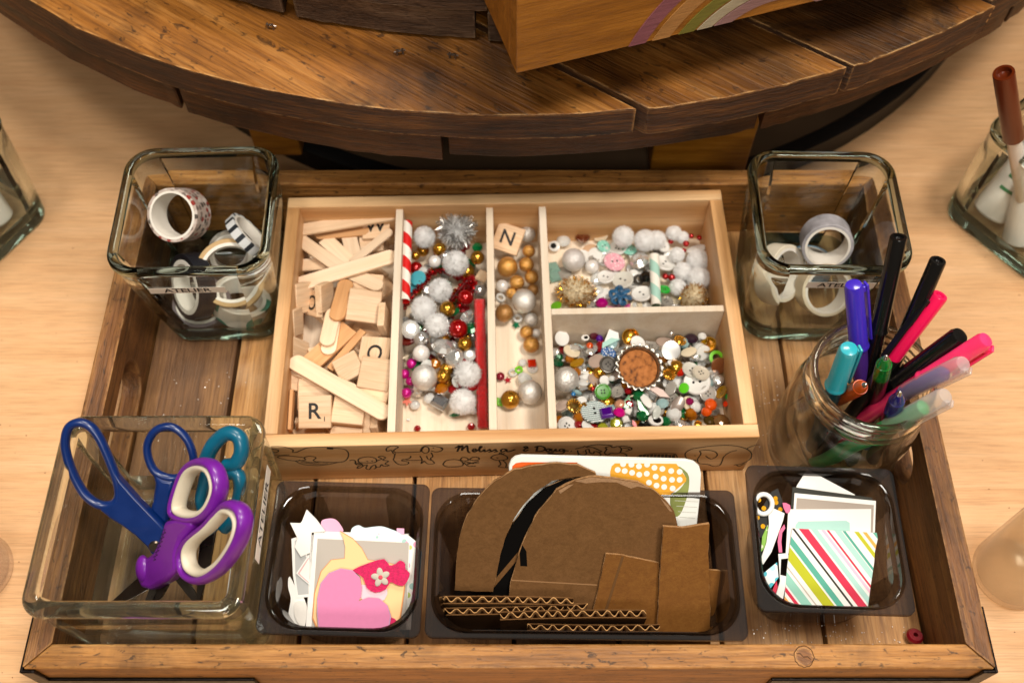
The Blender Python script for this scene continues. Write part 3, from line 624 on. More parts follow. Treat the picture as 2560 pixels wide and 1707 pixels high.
flatpart(BP, 'blade', Z([(850,860),(905,850),(880,1000),(830,1110),(770,1190),(760,1180),(800,1080),(840,960)]), .02, .16, blade_m, sb, .03)
flatpart(BP, 'blade', Z([(850,860),(905,850),(990,980),(1050,1080),(1110,1200),(1095,1200),(1000,1090),(930,1000)]), -.2, -.06, blade_m, sb, .03)
q = BP.uv(*z8(846, 818)); MB().lathe([(.3, 0), (.3, .3), (.24, .38), (.001, .38)], 20).build('pivot_screw', pm('screw_steel', '#6e6258', .3, 1), sb, (q[0], q[1], .05))
P1 = at(269, 1513, .9); P2 = at(542, 1351, 9.6); P3 = at(505, 1226, 9.9)
n_ = (P2 - P1).cross(P3 - P1).normalized(); n_ = n_ if n_.z > 0 else -n_
PP = Plane(P2, n_)
sp_ = scissors('scissors with violet handles lined in cream, topmost in the vase', PP)
hd_ = flatpart(PP, 'handle', Z([(925,690),(985,672),(1070,690),(1060,730),(1010,790),(985,870),(985,955),(930,1015),(850,1060),(800,1050),(775,1000),(782,940),(815,895),(862,860),(900,780)]), -.42, .42, purple_p, sp_, .3)
l1 = Z([(1090,378),(1020,415),(972,520),(945,640),(1000,682),(1090,680),(1155,620),(1190,510),(1160,405)])
l2 = Z([(1240,608),(1300,630),(1322,705),(1285,825),(1195,950),(1090,1010),(1010,975),(990,880),(1030,800),(1120,725),(1190,650)])
def inset(pts, k):
    cx = sum(p[0] for p in pts)/len(pts); cy_ = sum(p[1] for p in pts)/len(pts); return [(cx+(x-cx)*k, cy_+(y-cy_)*k) for x, y in pts]
for L_i in (l1, l2):
    fl = looppart(PP, 'finger_loop', L_i, .235, purple_p, hd_, 1.8)
    looppart(PP, 'loop_lining', inset(L_i, .84), .2, cream_p, hd_, 2.0)
q = PP.uv(*z8(806, 945)); MB().ball((0, 0, 0), .62, 20, 12, (.75, 1.1, .5)).build('pivot_boss', purple_p, sp_, (q[0], q[1], .35))
flatpart(PP, 'blade', Z([(775,975),(820,1050),(740,1095),(660,1130),(606,1146),(590,1144),(640,1095),(700,1040)]), -.1, .06, blade_m, sp_, .03)
flatpart(PP, 'blade', Z([(830,1040),(890,1040),(850,1110),(800,1150),(780,1150)]), -.3, -.16, blade_m, sp_, .03)
mb = MB()
for k in range(7):
    x_, y_ = 930 - 9*k, 745 + 24*k
    stroke(mb, [PP.uv(*z8(x_+dx, y_+dy)) for dx, dy in ((-8, -8), (6, -12), (-2, 2), (10, 4), (-6, 12))], .035, .424)
mb.build('ink_scribble', pm('dark_marker_ink', '#1d0626', .6), hd_, smooth=0)
TP = Plane((-13.9, 20.0, 9.6), (-.25, -.6, .76))
st_ = scissors('scissors with teal handles half hidden behind the violet pair', TP)
th_ = looppart(TP, 'handle', Z([(1105,380),(1150,285),(1225,222),(1290,245),(1302,320),(1270,385),(1215,398)]), .36, teal_p, st_, 1.1, 14, False)
looppart(TP, 'handle', Z([(1215,440),(1275,438),(1298,500),(1285,590),(1255,680),(1205,735)]), .33, teal_p, st_, 1.1, 14, False)
looppart(TP, 'handle', Z([(1105,430),(1085,520),(1075,600),(1110,700),(1150,760)]), .3, teal_p, st_, 1.1, 14, False, -.2)
flatpart(TP, 'blade', Z([(1090,700),(1170,720),(1130,950),(1080,1120),(1060,1120),(1070,900)]), -.1, .05, blade_m, st_, .03)

# ------------------------------------------------------------------ paper shapes in the left pan
white_paper = pm('white_card_stock', '#e9e5df', .75, var=.03); grey_paper = pm('warm_grey_card', '#b3aaa0', .8)
peach = pm('peach_card', '#f4c48e', .8); heart_m = pm('rose_pink_card', '#d67fa8', .8, var=.03, vscale=400)
felt = pm('hot_pink_felt', '#d31159', .95, sheen=.5, var=.25, vscale=700, bump=.8, bscale=1500)
pink_paper = pm('light_pink_card', '#e8a9c4', .8); aqua_paper = pm('aqua_card', '#a6ccc2', .8)
dots_m = pattern('pastel_dot_print', '#ece8e1', ['#9fc3bd', '#e39ab4', '#b9c36a', '#ecd9a0'], 210, .36, .7)
edge_m = pm('card_edge_lilac', '#b98fb0', .8)
z9 = zm(2.8, 620, 1080)
CP = Plane((-8.2, 13.3, 2.7), (0, -.42, .907))
G9 = 'paper shapes in the left pan'
def card(pl, zf, label, pts, h, mat, name='paper_card', cat='card', group=G9, th=.035, sm=0, bev=0, rim=None, rimw=1.03):
    q = [pl.uv(*zf(*p)) for p in pts]
    if sm: q = [tuple(p[:2]) for p in smooth_loop([Vector((*p, 0)) for p in q], sm)]
    cx = sum(p[0] for p in q)/len(q); cy_ = sum(p[1] for p in q)/len(q)
    o = MB().prism([(x-cx, y-cy_) for x, y in q], h, h+th).build(name, mat, None, pl.p + pl.B @ Vector((cx, cy_, 0)), pl.B, bevel=bev)
    tag(o, label, cat, group)
    if rim:
        MB().prism([((x-cx)*rimw, (y-cy_)*rimw) for x, y in q], h-.012, h+th*.6).build('printed_edge', rim, o)
    return o
def addprint(pl, zf, o, pts, h, mat, name, sm=0, th=.008):
    q = [pl.uv(*zf(*p)) for p in pts]
    if sm: q = [tuple(p[:2]) for p in smooth_loop([Vector((*p, 0)) for p in q], sm)]
    b = pl.I @ (Vector(o.location) / S - pl.p)
    return MB().prism([(x-b.x, y-b.y) for x, y in q], h, h+th).build(name, mat, o)
card(CP, z9, 'white card lowest in the left pan stack', [(420,720),(1120,716),(1110,1380),(410,1380)], -.5, white_paper, th=.4)
card(CP, z9, 'rose pink arch of paper behind the white cards', [(512,625),(560,604),(610,610),(648,650),(660,700),(530,700)], -.06, pink_paper, sm=3)
card(CP, z9, 'pale blue paper cloud at the back of the left pan', [(720,695),(735,665),(775,650),(815,668),(870,662),(935,658),(1000,678),(1060,706),(1080,760),(720,760)], -.03, pm('pale_blue_card', '#cfdfe4', .8), sm=3)
card(CP, z9, 'pink paper slip behind the blue cloud', [(1040,672),(1092,674),(1092,740),(1040,740)], -.1, pink_paper)
ws = card(CP, z9, 'white paper star with sharp points in the left pan', [(415,540),(480,605),(545,690),(450,700),(442,840),(375,868),(332,800),(352,740),(300,632),(372,634),(384,618)], .06, white_paper, th=.12)
tg = card(CP, z9, 'grey paper tag with white border beside the star', [(305,745),(352,728),(440,905),(440,1150),(342,1156),(316,1000)], .0, white_paper, th=.05)
addprint(CP, z9, tg, [(328,758),(352,746),(420,900),(425,1130),(352,1136),(334,1000)], .052, pm('cool_grey_print', '#b4b4b2', .8), 'grey_panel')
dm = card(CP, z9, 'white paper diamond with a thin pink line', [(340,985),(432,850),(436,1068)], .08, white_paper, th=.05)
addprint(CP, z9, dm, [(352,985),(428,872),(430,880),(364,986),(430,1046),(428,1052)], .132, pm('dusty_pink_line', '#d8a9a9', .8), 'pink_line')
card(CP, z9, 'white scalloped paper oval at the left of the pan', [(292,1008),(281,1080),(300,1160),(288,1240),(282,1310),(310,1370),(392,1376),(400,1180),(350,1120)], -.04, white_paper, th=.06, sm=3)
card(CP, z9, 'white paper circle under the scalloped oval', [(330,1190),(326,1270),(350,1330),(390,1370),(410,1300),(408,1190)], .04, pm('offwhite_card', '#e0dad2', .8), th=.05, sm=3)
card(CP, z9, 'white card printed with pastel dots', [(520,692),(1118,716),(1176,762),(1140,1380),(480,1380)], .02, dots_m)
gc = card(CP, z9, 'warm grey card with white left border', [(466,690),(1132,776),(1112,1380),(405,1380)], .08, white_paper)
addprint(CP, z9, gc, [(490,742),(1128,772),(1106,1378),(446,1376)], .117, grey_paper, 'grey_panel')
card(CP, z9, 'peach paper flame shape behind the pink heart', [(650,692),(740,745),(800,810),(842,890),(930,900),(1020,920),(1095,1000),(1095,1080),(1072,1240),(1050,1378),(500,1378),(462,1290),(475,1120),(520,970),(590,890),(682,880),(686,800),(672,740)], .19, peach, rim=pm('peach_edge', '#d08a55', .8), rimw=1.025)
card(CP, z9, 'blush pink paper petal under the felt flower', [(800,1060),(880,1080),(980,1090),(960,1165),(900,1180),(800,1160)], .24, pm('blush_card', '#efc2cb', .8), sm=2)
card(CP, z9, 'hot pink felt blossom lying on the peach paper', [(742,955),(860,905),(960,880),(996,925),(1040,912),(1068,890),(1105,910),(1108,950),(1138,980),(1122,1030),(1092,1066),(1040,1056),(1004,1040),(970,1090),(900,1112),(840,1080),(815,1012),(770,978)], .29, felt, 'felt_shape', 'felt shape', th=.12, sm=2)
fl_o = thing('felt_flower', 'small grey felt flower with a pink centre on the hot pink felt', 'felt flower', CP.p + CP.B @ Vector((*CP.uv(*z9(936, 1006)), .42)), CP.B, G9)
for k in range(5):
    a_ = R(100 + 72*k)
    MB().ball((0, 0, 0), .16, 14, 8, (1.55, 1, .35)).build('petal', pm('grey_felt', '#bdb5a6', .9, sheen=.4), fl_o, (.24*math.cos(a_), .24*math.sin(a_), .02), (0, 0, a_))
MB().ball((0, 0, .05), .12, 12, 8, (1, 1, .5)).build('flower_centre', pm('coral_felt', '#d8485a', .9), fl_o)
card(CP, z9, 'bit of hot pink felt peeking out by the heart', [(990,1290),(1030,1295),(1050,1325),(1030,1350),(985,1350)], .26, felt, 'felt_shape', 'felt shape', th=.1, sm=2)
card(CP, z9, 'big rose pink paper heart at the front of the left pan', [(512,1380),(501,1250),(503,1150),(525,1050),(580,982),(660,950),(740,962),(790,1010),(805,1080),(797,1145),(782,1172),(850,1146),(920,1152),(978,1200),(1002,1275),(990,1340),(965,1384)], .40, heart_m, 'paper_heart', 'paper heart', rim=edge_m, rimw=1.03)
for i, (x, hx) in enumerate(((1183, '#c3202c'), (1196, '#ece8e1'), (1206, '#2f6f8c'), (1170, '#d6b32c'))):
    card(CP, z9, ['red', 'white', 'blue', 'yellow'][i] + ' sliver of card standing at the right of the left pan', [(x-6, 790+22*i), (x+7, 800+20*i), (x-18, 1170), (x-34, 1180)], -.2-.1*i, pm('sliver_' + hx[1:], hx, .8), th=.05)

# ------------------------------------------------------------------ cardboard in the long pan
kraft = wood('brown_kraft_card', '#573a1d', '#624324', '#6c4b2b', 0, 2.6, .85, .3, '#66462a', .12, .1, spec=.15, stretch=.8, vary=.06)
kraft2 = wood('golden_kraft_card', '#663d11', '#724717', '#7c511e', 0, 2.6, .7, .45, '#6f4316', .12, .12, spec=.25, stretch=.8, vary=.06)
kraft_edge = pm('torn_kraft_edge', '#a67c50', .9, var=.3, vscale=500, bump=.8, bscale=800)
black_card = pm('black_card', '#060403', .9, spec=.1)
z10 = zm(2.501, 1060, 1080)
EP = Plane((3.5, 18.9, 5.4), (0, -.66, .751))
GE = 'cardboard pieces in the long pan'
def board(label, pts, h, mat, th=.3, sm=0, pl=EP, edge=True):
    q = [Vector((*pl.uv(*z10(*p)), 0)) for p in pts]
    if sm: q = smooth_loop(q, sm)
    # ragged hand-cut edge
    q2 = []
    for i, p in enumerate(q):
        nx = q[(i+1) % len(q)]; m_ = max(1, int((nx-p).length / .35))
        for k in range(m_): r_ = p.lerp(nx, k/m_); q2.append((r_.x + rnd.uniform(-.02, .02), r_.y + rnd.uniform(-.02, .02)))
    cx = sum(p[0] for p in q2)/len(q2); cy_ = sum(p[1] for p in q2)/len(q2)
    t = thing('cardboard_piece', label, 'cardboard', pl.p + pl.B @ Vector((cx, cy_, h)), pl.B, GE)
    L0 = [(x-cx, y-cy_) for x, y in q2]
    MB().prism(L0, th-.05, th).build('front_liner', mat, t)
    MB().prism(L0, 0, .05).build('back_liner', mat, t)
    ins = [((x)*1.004 + rnd.uniform(-.025, .025), (y)*1.004 + rnd.uniform(-.025, .025)) for x, y in L0]
    MB().prism(ins, .052, th-.052).build('fluting', kraft_edge, t)
    return t, cx, cy_
EP2 = Plane((3.5, 19.45, 5.4), (0, -.66, .751))
def rr_px(p, sm): return p
GA = 'activity cards behind the cardboard'
for i, dh in enumerate((-.42, -.24)):
    ac = card(EP2, z10, ['white glossy picture card with orange block and dotted yellow shape', 'plain white card hidden right behind the picture card'][1-i], [(545+4*(1-i),560),(532-3*(1-i),215),(545,180),(570,160),(610,151),(700,153),(1640,178),(1690,190),(1722,215),(1735,262),(1728,400),(1702,640),(900,700)], dh, pm('glossy_white_board', '#e3e3dc', .35, var=.03), 'picture_card', 'picture card', GA, .15, bev=.03)
addprint(EP2, z10, ac, [(547,300),(552,215),(575,196),(610,190),(960,192),(960,300)], -.088, pm('orange_print', '#d9580c', .4), 'orange_block')
addprint(EP2, z10, ac, [(1590,215),(1640,290),(1600,360),(1540,410),(1560,520),(1600,520),(1640,430),(1660,330),(1650,260)], -.089, pm('olive_print', '#7f8646', .4, var=.5, vscale=60), 'olive_shadow', 3)
yh = addprint(EP2, z10, ac, [(1165,250),(1175,215),(1195,197),(1580,200),(1642,290),(1640,310),(1535,398),(1400,420),(1170,420)], -.087, pm('yellow_print', '#e0a02e', .4), 'yellow_hexagon')
bq = EP2.I @ (Vector(ac.location)/S - EP2.p)
for i, (x, y) in enumerate([(1212,238),(1256,245),(1302,256),(1347,268),(1298,205),(1345,216),(1396,205),(1394,262),(1442,225),(1450,280),(1492,232),(1500,293),(1547,245),(1552,300),(1600,250),(1408,318),(1455,336),(1503,345),(1556,354),(1246,202),(1600,300)]):
    q = EP2.uv(*z10(x, y)); MB().lathe([(.15, 0), (.15, .006)], 16).build('white_dot', white_paper, yh, (q[0]-bq.x, q[1]-bq.y, -.078))
for k in range(5):
    addprint(EP2, z10, ac, [(1560+10*k,395+k*34),(1722-6*k,402+k*34),(1722-6*k,405+k*34),(1560+10*k,398+k*34)], -.087, pm('faint_grain_line', '#b9b9ae', .5), 'grain_line')
board('curved brown cardboard arch at the left of the long pan', [(192,990),(205,760),(225,640),(270,520),(340,410),(440,310),(560,240),(700,210),(830,198),(960,210),(1070,255),(1080,275),(900,285),(800,306),(690,384),(600,480),(540,580),(500,680),(470,800),(430,1000)], -.34, kraft, .3)
bk, _, _ = board('black painted cardboard strip between the two arches', [(415,1030),(450,880),(500,690),(560,570),(650,450),(760,350),(880,300),(980,290),(860,420),(760,520),(700,640),(690,1030)], -.24, black_card, .1)
o = MB().prism([EP.uv(*z10(*p)) for p in [(440,930),(600,740),(612,770),(438,975)]], 0, .012).build('brown_stripe', kraft, None)
bqv = EP.I @ (Vector(bk.location)/S - EP.p); o.parent = bk; o.location = [-bqv.x*S, -bqv.y*S, .104*S]
fa, fx_, fy_ = board('large rounded brown cardboard panel in the middle of the long pan', [(515,1110),(545,920),(600,730),(650,600),(720,480),(830,350),(940,290),(1040,268),(1180,277),(1330,302),(1430,350),(1510,420),(1555,480),(1580,560),(1600,1150),(1000,1230)], 0, kraft, .3)
o = MB().prism([(x-fx_, y-fy_) for x, y in [EP.uv(*z10(*p)) for p in [(602,820),(598,740),(615,690),(640,730),(645,822)]]], .301, .31).build('black_paint_mark', black_card, fa)
o = MB().prism([(x-fx_, y-fy_) for x, y in [EP.uv(*z10(*p)) for p in [(545,905),(1080,935),(1080,942),(545,912)]]], .300, .306).build('crease', pm('crease_kraft', '#8d6742', .9), fa)
for pts_ in ([(940,292),(1040,270),(1180,279),(1330,304),(1410,342),(1330,326),(1290,338),(1240,318),(1200,300),(1100,298),(1010,306)], [(840,352),(900,318),(935,312),(880,350),(850,372)], [(1470,395),(1520,440),(1548,485),(1530,478),(1500,440)]):
    MB().prism([(x-fx_, y-fy_) for x, y in [EP.uv(*z10(*p)) for p in pts_]], .3, .312).build('peeled_patch', pm('peeled_kraft', '#93704f', .9, var=.15, vscale=500, bump=.4, bscale=900), fa)
r2, rx2, ry2 = board('short tilted golden cardboard rectangle with a fold', [(1132,732),(1230,742),(1460,792),(1445,1190),(1040,1150),(1085,950)], .34, kraft2, .26)
o = MB().prism([(x-rx2, y-ry2) for x, y in [EP.uv(*z10(*p)) for p in [(1228,745),(1242,748),(1120,1140),(1104,1138)]]], .261, .275).build('fold_line', pm('dark_crease', '#5d3c17', .9), r2)
board('small torn golden cardboard scrap at the far right of the long pan', [(1690,820),(1870,850),(1868,900),(1840,1000),(1800,1110),(1740,1150),(1690,1100)], .3, kraft2, .22)
board('upright golden cardboard strip at the right of the long pan', [(1482,548),(1600,556),(1762,532),(1756,700),(1764,1000),(1768,1270),(1440,1270),(1452,1000),(1465,760)], .66, kraft2, .3)
def corrugated(label, u0, u1, v, zt, zb, th, ph, skew=0.0, bend=0.0):
    pa = at(u0, v, zt); pb = at(u1, v + skew, zt); d = pb - pa; ln = d.length; ang = math.atan2(d.y, d.x)
    t = thing('cardboard_strip', label, 'cardboard', (pa.x, pa.y, zb), (0, 0, ang), 'corrugated strips standing in the long pan')
    n = 60; hh = zt - zb
    def wall(yoff, tk):
        loops = []
        for i in range(n + 1):
            x = ln*i/n; y = yoff + bend*math.sin(math.pi*i/n) ; z1 = hh + rnd.uniform(-.03, .03)
            loops.append([(x, y, 0), (x, y+tk, 0), (x, y+tk, z1), (x, y, z1)])
        return MB().loft(loops, True, True)
    wall(-th/2, .055).build('liner', kraft, t, smooth=0)
    wall(th/2, .055).build('liner', kraft, t, smooth=0)
    loops = []; m_ = int(ln / .045)
    for i in range(m_ + 1):
        x = ln*i/m_; a_ = math.sin(x*2*math.pi/.6 + ph + .5*math.sin(x*1.7+ph) + .25*math.sin(x*5.1)); y = (th/2-.045)*(1-.16*math.sin(x*2.3+ph)**2)*a_ + .03 + bend*math.sin(math.pi*i/m_)
        zz = hh-.02+.04*math.sin(x*7+ph)+rnd.uniform(-.02, .02); loops.append([(x, y, 0), (x, y+.05, 0), (x, y+.05, zz), (x, y, zz)])
    MB().loft(loops, True, True).build('fluting', pm('pale_kraft_flute', '#b88a55', .85, var=.15, vscale=300), t, smooth=0)
    return t
corrugated('rearmost corrugated strip at the left of the long pan', 1108, 1434, 1500, 3.4, 1.6, .36, 0, 4, .04)
corrugated('second corrugated strip, just in front of the rearmost', 1110, 1470, 1529, 3.2, .5, .34, 1, -12, -.05)
corrugated('long corrugated strip in the middle of the front stack', 1250, 1616, 1540, 3.6, .5, .38, 2.2, -5, .05)
corrugated('frontmost corrugated strip nearest the pan rim', 1318, 1650, 1568, 3.2, .5, .34, .4, 2, -.04)

# ------------------------------------------------------------------ cards in the right pan
z11 = zm(2.671, 1820, 1120)
FPn = Plane((15.7, 14.6, 2.5), (0, -.42, .907))
GF = 'cards in the right pan'
card(FPn, z11, 'blank white card turned askew at the back of the right pan', [(530,140),(850,310),(800,460),(430,360),(462,250)], -.1, white_paper, th=.06)
bc = card(FPn, z11, 'black edged card behind the grey one', [(430,258),(962,330),(956,480),(412,480)], .0, pm('charcoal_card', '#2b2a22', .7), th=.05)
gc2 = card(FPn, z11, 'taupe card with white border in the right pan', [(440,298),(982,350),(972,640),(420,640)], .08, white_paper, th=.05)
addprint(FPn, z11, gc2, [(455,330),(968,378),(958,636),(432,636)], .132, pm('taupe_card', '#a3968a', .8), 'taupe_panel')
wc = card(FPn, z11, 'white card with pale aqua label in the right pan', [(395,405),(946,403),(940,640),(378,700)], .17, white_paper, th=.06)
addprint(FPn, z11, wc, [(436,600),(442,510),(462,485),(780,480),(803,495),(806,600)], .232, aqua_paper, 'aqua_label')
outl = [(416,530),(978,560),(984,600),(966,680),(960,760),(936,920),(918,1056),(620,1056),(362,1044),(382,800)]
sc_ = card(FPn, z11, 'card with bright diagonal stripes at the front of the right pan', outl, .29, white_paper, th=.05)
sb_ = FPn.I @ (Vector(sc_.location)/S - FPn.p)
def clip(poly, f):
    out = []
    for i in range(len(poly)):
        a, b = poly[i-1], poly[i]; fa_, fb_ = f(a), f(b)
        if (fa_ >= 0) != (fb_ >= 0):
            t_ = fa_/(fa_-fb_); out.append((a[0]+(b[0]-a[0])*t_, a[1]+(b[1]-a[1])*t_))
        if fb_ >= 0: out.append(b)
    return out
sx = lambda p: p[0] - (p[1] - 545) * .762
for a_, b_, hx in ((426,442,'#2a261c'), (470,532,'#cf2a49'), (548,590,'#a9cfc6'), (612,634,'#eeb6cb'), (646,662,'#cf2a49'), (696,742,'#a9cfc6'), (748,768,'#4fa08c'), (822,852,'#b9b71b'), (876,902,'#eea64a'), (940,1010,'#62ad93'),
                   (333,380,'#55a590'), (241,318,'#b4b61a'), (194,204,'#b9ad9d'), (104,173,'#8fc4b2'), (62,89,'#cf2a49'), (5,36,'#eea64a')):
    pg = clip(clip(outl, lambda p: sx(p) - a_), lambda p: b_ - sx(p))
    if len(pg) > 2: addprint(FPn, z11, sc_, pg, .3415, pm('stripe_' + hx[1:], hx, .7), 'stripe', th=.003)
bgc = card(FPn, z11, 'black card with gold dots at the left of the right pan', [(178,480),(290,290),(332,268),(382,400),(300,560),(205,600)], -.02, pm('black_dotted_card', '#14120d', .6), th=.04)
for x, y in ((205,345),(316,335),(320,362),(238,400),(348,408),(195,462),(232,520),(285,470)):
    q = FPn.uv(*z11(x, y)); b = FPn.I @ (Vector(bgc.location)/S - FPn.p)
    MB().lathe([(.13, 0), (.12, .02)], 12).build('gold_dot', pm('gold_foil', '#d49a1c', .3, .9), bgc, (q[0]-b.x, q[1]-b.y, .022))
kt = card(FPn, z11, 'white plastic key shaped tag with a round ring', [(262,420),(300,400),(372,432),(362,480),(318,600),(285,690),(228,775),(210,742),(250,630),(268,500)], .1, pm('white_plastic', '#e8e6e2', .35), 'key_tag', 'tag', th=.1, bev=.02)
kb = FPn.I @ (Vector(kt.location)/S - FPn.p); q = [Vector((*FPn.uv(*z11(232+58*math.cos(k/20*2*math.pi), 372+66*math.sin(k/20*2*math.pi))), 0)) for k in range(20)]
MB().tube([p - Vector((kb.x, kb.y, -.15)) for p in q], .13, 10, True).build('ring', pm('white_plastic', '#e8e6e2', .35), kt, smooth=180)
card(FPn, z11, 'white plastic fork shaped tag in front of the key tag', [(326,700),(392,696),(392,730),(345,735),(340,840),(384,850),(352,1035),(302,1000),(338,880)], .22, pm('white_plastic', '#e8e6e2', .35), 'fork_tag', 'tag', th=.08, bev=.02)
card(FPn, z11, 'little pink ribbon loop by the white card', [(355,362),(404,376),(404,420),(378,428)], .2, pm('pink_ribbon', '#e0688f', .5), 'ribbon', 'ribbon', th=.08, sm=2)
card(FPn, z11, 'thin pink curl of card beside the striped card', [(366,505),(334,548),(322,620),(330,690),(352,690),(346,620),(352,560),(372,530)], .24, pm('pink_ribbon', '#e0688f', .5), 'paper_curl', 'card', th=.06)
card(FPn, z11, 'green leaf print scrap at the left of the right pan', [(262,510),(226,590),(218,690),(246,660),(270,590)], .04, pattern('leaf_green_print', '#7fae3e', ['#d6dfb6', '#4f8a2c'], 300, .3))
card(FPn, z11, 'aqua and white patterned scrap in the right pan corner', [(222,840),(322,758),(332,860),(262,955),(232,920)], .12, pattern('aqua_scribble_print', '#e4e8e6', ['#49b3c4', '#a9dbe2', '#e4e8e6'], 260, .42))
card(FPn, z11, 'red and cream card corner under the fork tag', [(285,960),(318,880),(345,1010),(320,1020)], .14, pm('red_corner_card', '#c8324c', .8))

# ------------------------------------------------------------------ pens in the canning jar
zG = zm(1.823, 1820, 340)
AX = Vector((MJX, MJY, 0))
def pen_line(p_top, p_low, length):
    """a pen stands on the jar's base and leans on its mouth: find where its top is"""
    r1, r2 = ray(*p_top), ray(*p_low); nn = r1.cross(r2).normalized(); best = None
    nh = Vector((nn.x, nn.y, 0)); zb = .75
    k = nn.dot(EYE) ; dpt = (nn.dot(Vector((AX.x, AX.y, zb))) - k) / nh.length_squared
    Bc = Vector((AX.x, AX.y, zb)) - nh * dpt; dr = Vector((-nh.y, nh.x, 0)).normalized()
    off0 = Vector((Bc.x, Bc.y, 0)) - AX
    if off0.length > 2.7: Bc = Vector((AX.x, AX.y, zb)) + off0.normalized() * 2.6
    for i in range(-30, 31):
        B = Bc + dr * (i * .1)
        if (Vector((B.x, B.y, 0)) - AX).length > 2.75: continue
        for j in range(0, 90):
            zt = 9.6 + j * .1; T = EYE + r1 * ((zt - CAMZ) / r1.z); M_ = B + (T - B) * ((9.0 - zb) / (zt - zb))
            off = (Vector((M_.x, M_.y, 0)) - AX).length
            cost = max(0, off - 2.3) * 20 + abs((T - B).length - length) + max(0, (Vector((B.x, B.y, 0)) - AX).length - 2.5) * 5
            if best is None or cost < best[0]: best = (cost, B, T)
    return best[1], best[2]
clearish = lambda nm, hx: pm(nm, hx, .22, trans=.55, ior=1.4, coat=.3)
def pen(label, pt, plw, length, parts, clipm=None, r=.42, clip_a=0, cliplen=3.0, name='pen'):
    B, T = pen_line(zG(*pt), zG(*plw), length); d = T - B; ln = d.length
    t = thing(name, label, 'pen', B, basis(d, (1, 0, 0)), 'pens in the canning jar')
    for pn, prof, mat in parts(ln): MB().lathe(prof, 24).build(pn, mat, t, smooth=45)
    if clipm:
        rr = r + .12
        cl = MB().box(-.2, .2, rr, rr+.13, ln-cliplen, ln-.3).box(-.13, .13, r-.12, rr+.02, ln-.75, ln-.4).build('clip', clipm, t, (0,0,0), (0, 0, R(clip_a)), bevel=.04)
    return t
blk = pm('black_glossy_plastic', '#0d0c0c', .22, coat=.3); blk2 = pm('black_soft_plastic', '#15120f', .4)
def capped(cap, barrel, caplen=4.6, r=.42, rb_=.40, hollow=True):
    def f(ln):
        top = [(r*.93, ln-.06), (r*.86, ln), (r*.55, ln), (r*.5, ln-.12), (.001, ln-.14)] if hollow else [(r*.96, ln-.25), (r*.8, ln-.06), (r*.4, ln), (.001, ln+.01)]
        return [('barrel', [(.12, 0), (rb_, .5), (rb_, ln-caplen+.3)], barrel),
                ('cap', [(rb_+.005, ln-caplen), (r+.05, ln-caplen), (r+.07, ln-caplen+.1), (r+.02, ln-caplen+.22), (r, ln-caplen+.3)] + top, cap)]
    return f
def tipup(grip, barrel, rg=.38, steelm=steel):
    def f(ln):
        return [('barrel', [(.3, 0), (.42, .2), (.42, ln-2.6)], barrel), ('grip', [(.42, ln-2.6), (.40, ln-1.5), (.30, ln-.8), (.16, ln-.38), (.15, ln-.36)], grip), ('grip_ring', [(.385, ln-1.3), (.40, ln-1.25), (.37, ln-1.1)], grip), ('tip', [(.14, ln-.37), (.09, ln-.1), (.05, ln), (.001, ln+.02)], steelm)]
    return f
pen('tallest black capped pen, leaning back in the jar', (778, 460), (640, 1100), 14.5, capped(blk, blk, 5.6, .44))
pen('black pen standing between the tall black pen and the pink fineliner', (958, 566), (770, 1000), 13.5, capped(blk, blk, 5.0, .42))
pk = pm('neon_pink_plastic', '#ee1454', .28, coat=.3)
pen('slim fineliner with neon pink cap and black clip', (968, 725), (700, 1080), 13.0, lambda ln: [('barrel', [(.1, 0), (.37, .5), (.37, ln-4.2)], blk2), ('cap', [(.38, ln-4.3), (.40, ln-4.2), (.40, ln-.08), (.36, ln), (.22, ln), (.2, ln-.12), (.001, ln-.14)], pk)], blk2, .40, 100, 4.4)
pen('thick black capped marker leaning to the right', (1062, 905), (690, 1180), 12.0, capped(blk, blk, 5.0, .5, .46, False))
pkc = pm('pink_clear_plastic', '#ff3a72', .25, coat=.4, sss=.4); pen('hot pink translucent gel pen at the far right of the jar', (1180, 925), (860, 1130), 13.2, capped(pkc, pkc, 4.4, .45, .42, False), pkc, .45, 250)
gcl = soft('frosted_clear_plastic', '#f6f2f2', .4, .66, (.98, .97, .97, 1), .1, .15); pv = pm('violet_ink', '#4d2a86', .4)
pen('frosted clear gel pen with violet ink', (1075, 1035), (740, 1200), 12.2, lambda ln: [('barrel', [(.1, 0), (.4, .5), (.4, ln-4.4)], pv), ('ink', [(.36, ln-4.4), (.36, ln-1.5), (.1, ln-1.2)], pv), ('cap', [(.43, ln-4.6), (.45, ln-4.5), (.45, ln-.3), (.36, ln-.05), (.001, ln)], gcl)], gcl, .45, 250)
gk = pm('green_ink', '#2aa058', .4)
pen('frosted clear gel pen with green ink, lowest at the right', (995, 1180), (780, 1295), 11.2, lambda ln: [('barrel', [(.1, 0), (.4, .5), (.4, ln-4.0)], gk), ('ink', [(.37, ln-4.0), (.37, ln-1.6), (.1, ln-1.4)], gk), ('cap', [(.43, ln-4.2), (.45, ln-4.1), (.45, ln-.3), (.36, ln-.05), (.001, ln)], gcl)], gcl, .45, 250)
vio = pm('violet_blue_plastic', '#3f2bb5', .22, coat=.4, sss=.3); pen('violet blue gel pen with cap and clip at the back left of the jar', (572, 672), (600, 1010), 13.0, capped(vio, pm('violet_ink', '#43246b'), 4.4, .48, .42, False), vio, .46, -75, 4.1)
tl = pm('turquoise_plastic', '#2aa3b2', .25, coat=.4, sss=.3); pen('turquoise translucent gel pen at the left of the jar', (553, 965), (500, 1110), 11.0, capped(tl, pm('dark_teal_barrel', '#0d3c46', .3), 3.6, .5, .42, False), tl, .46, -75, 3.4)
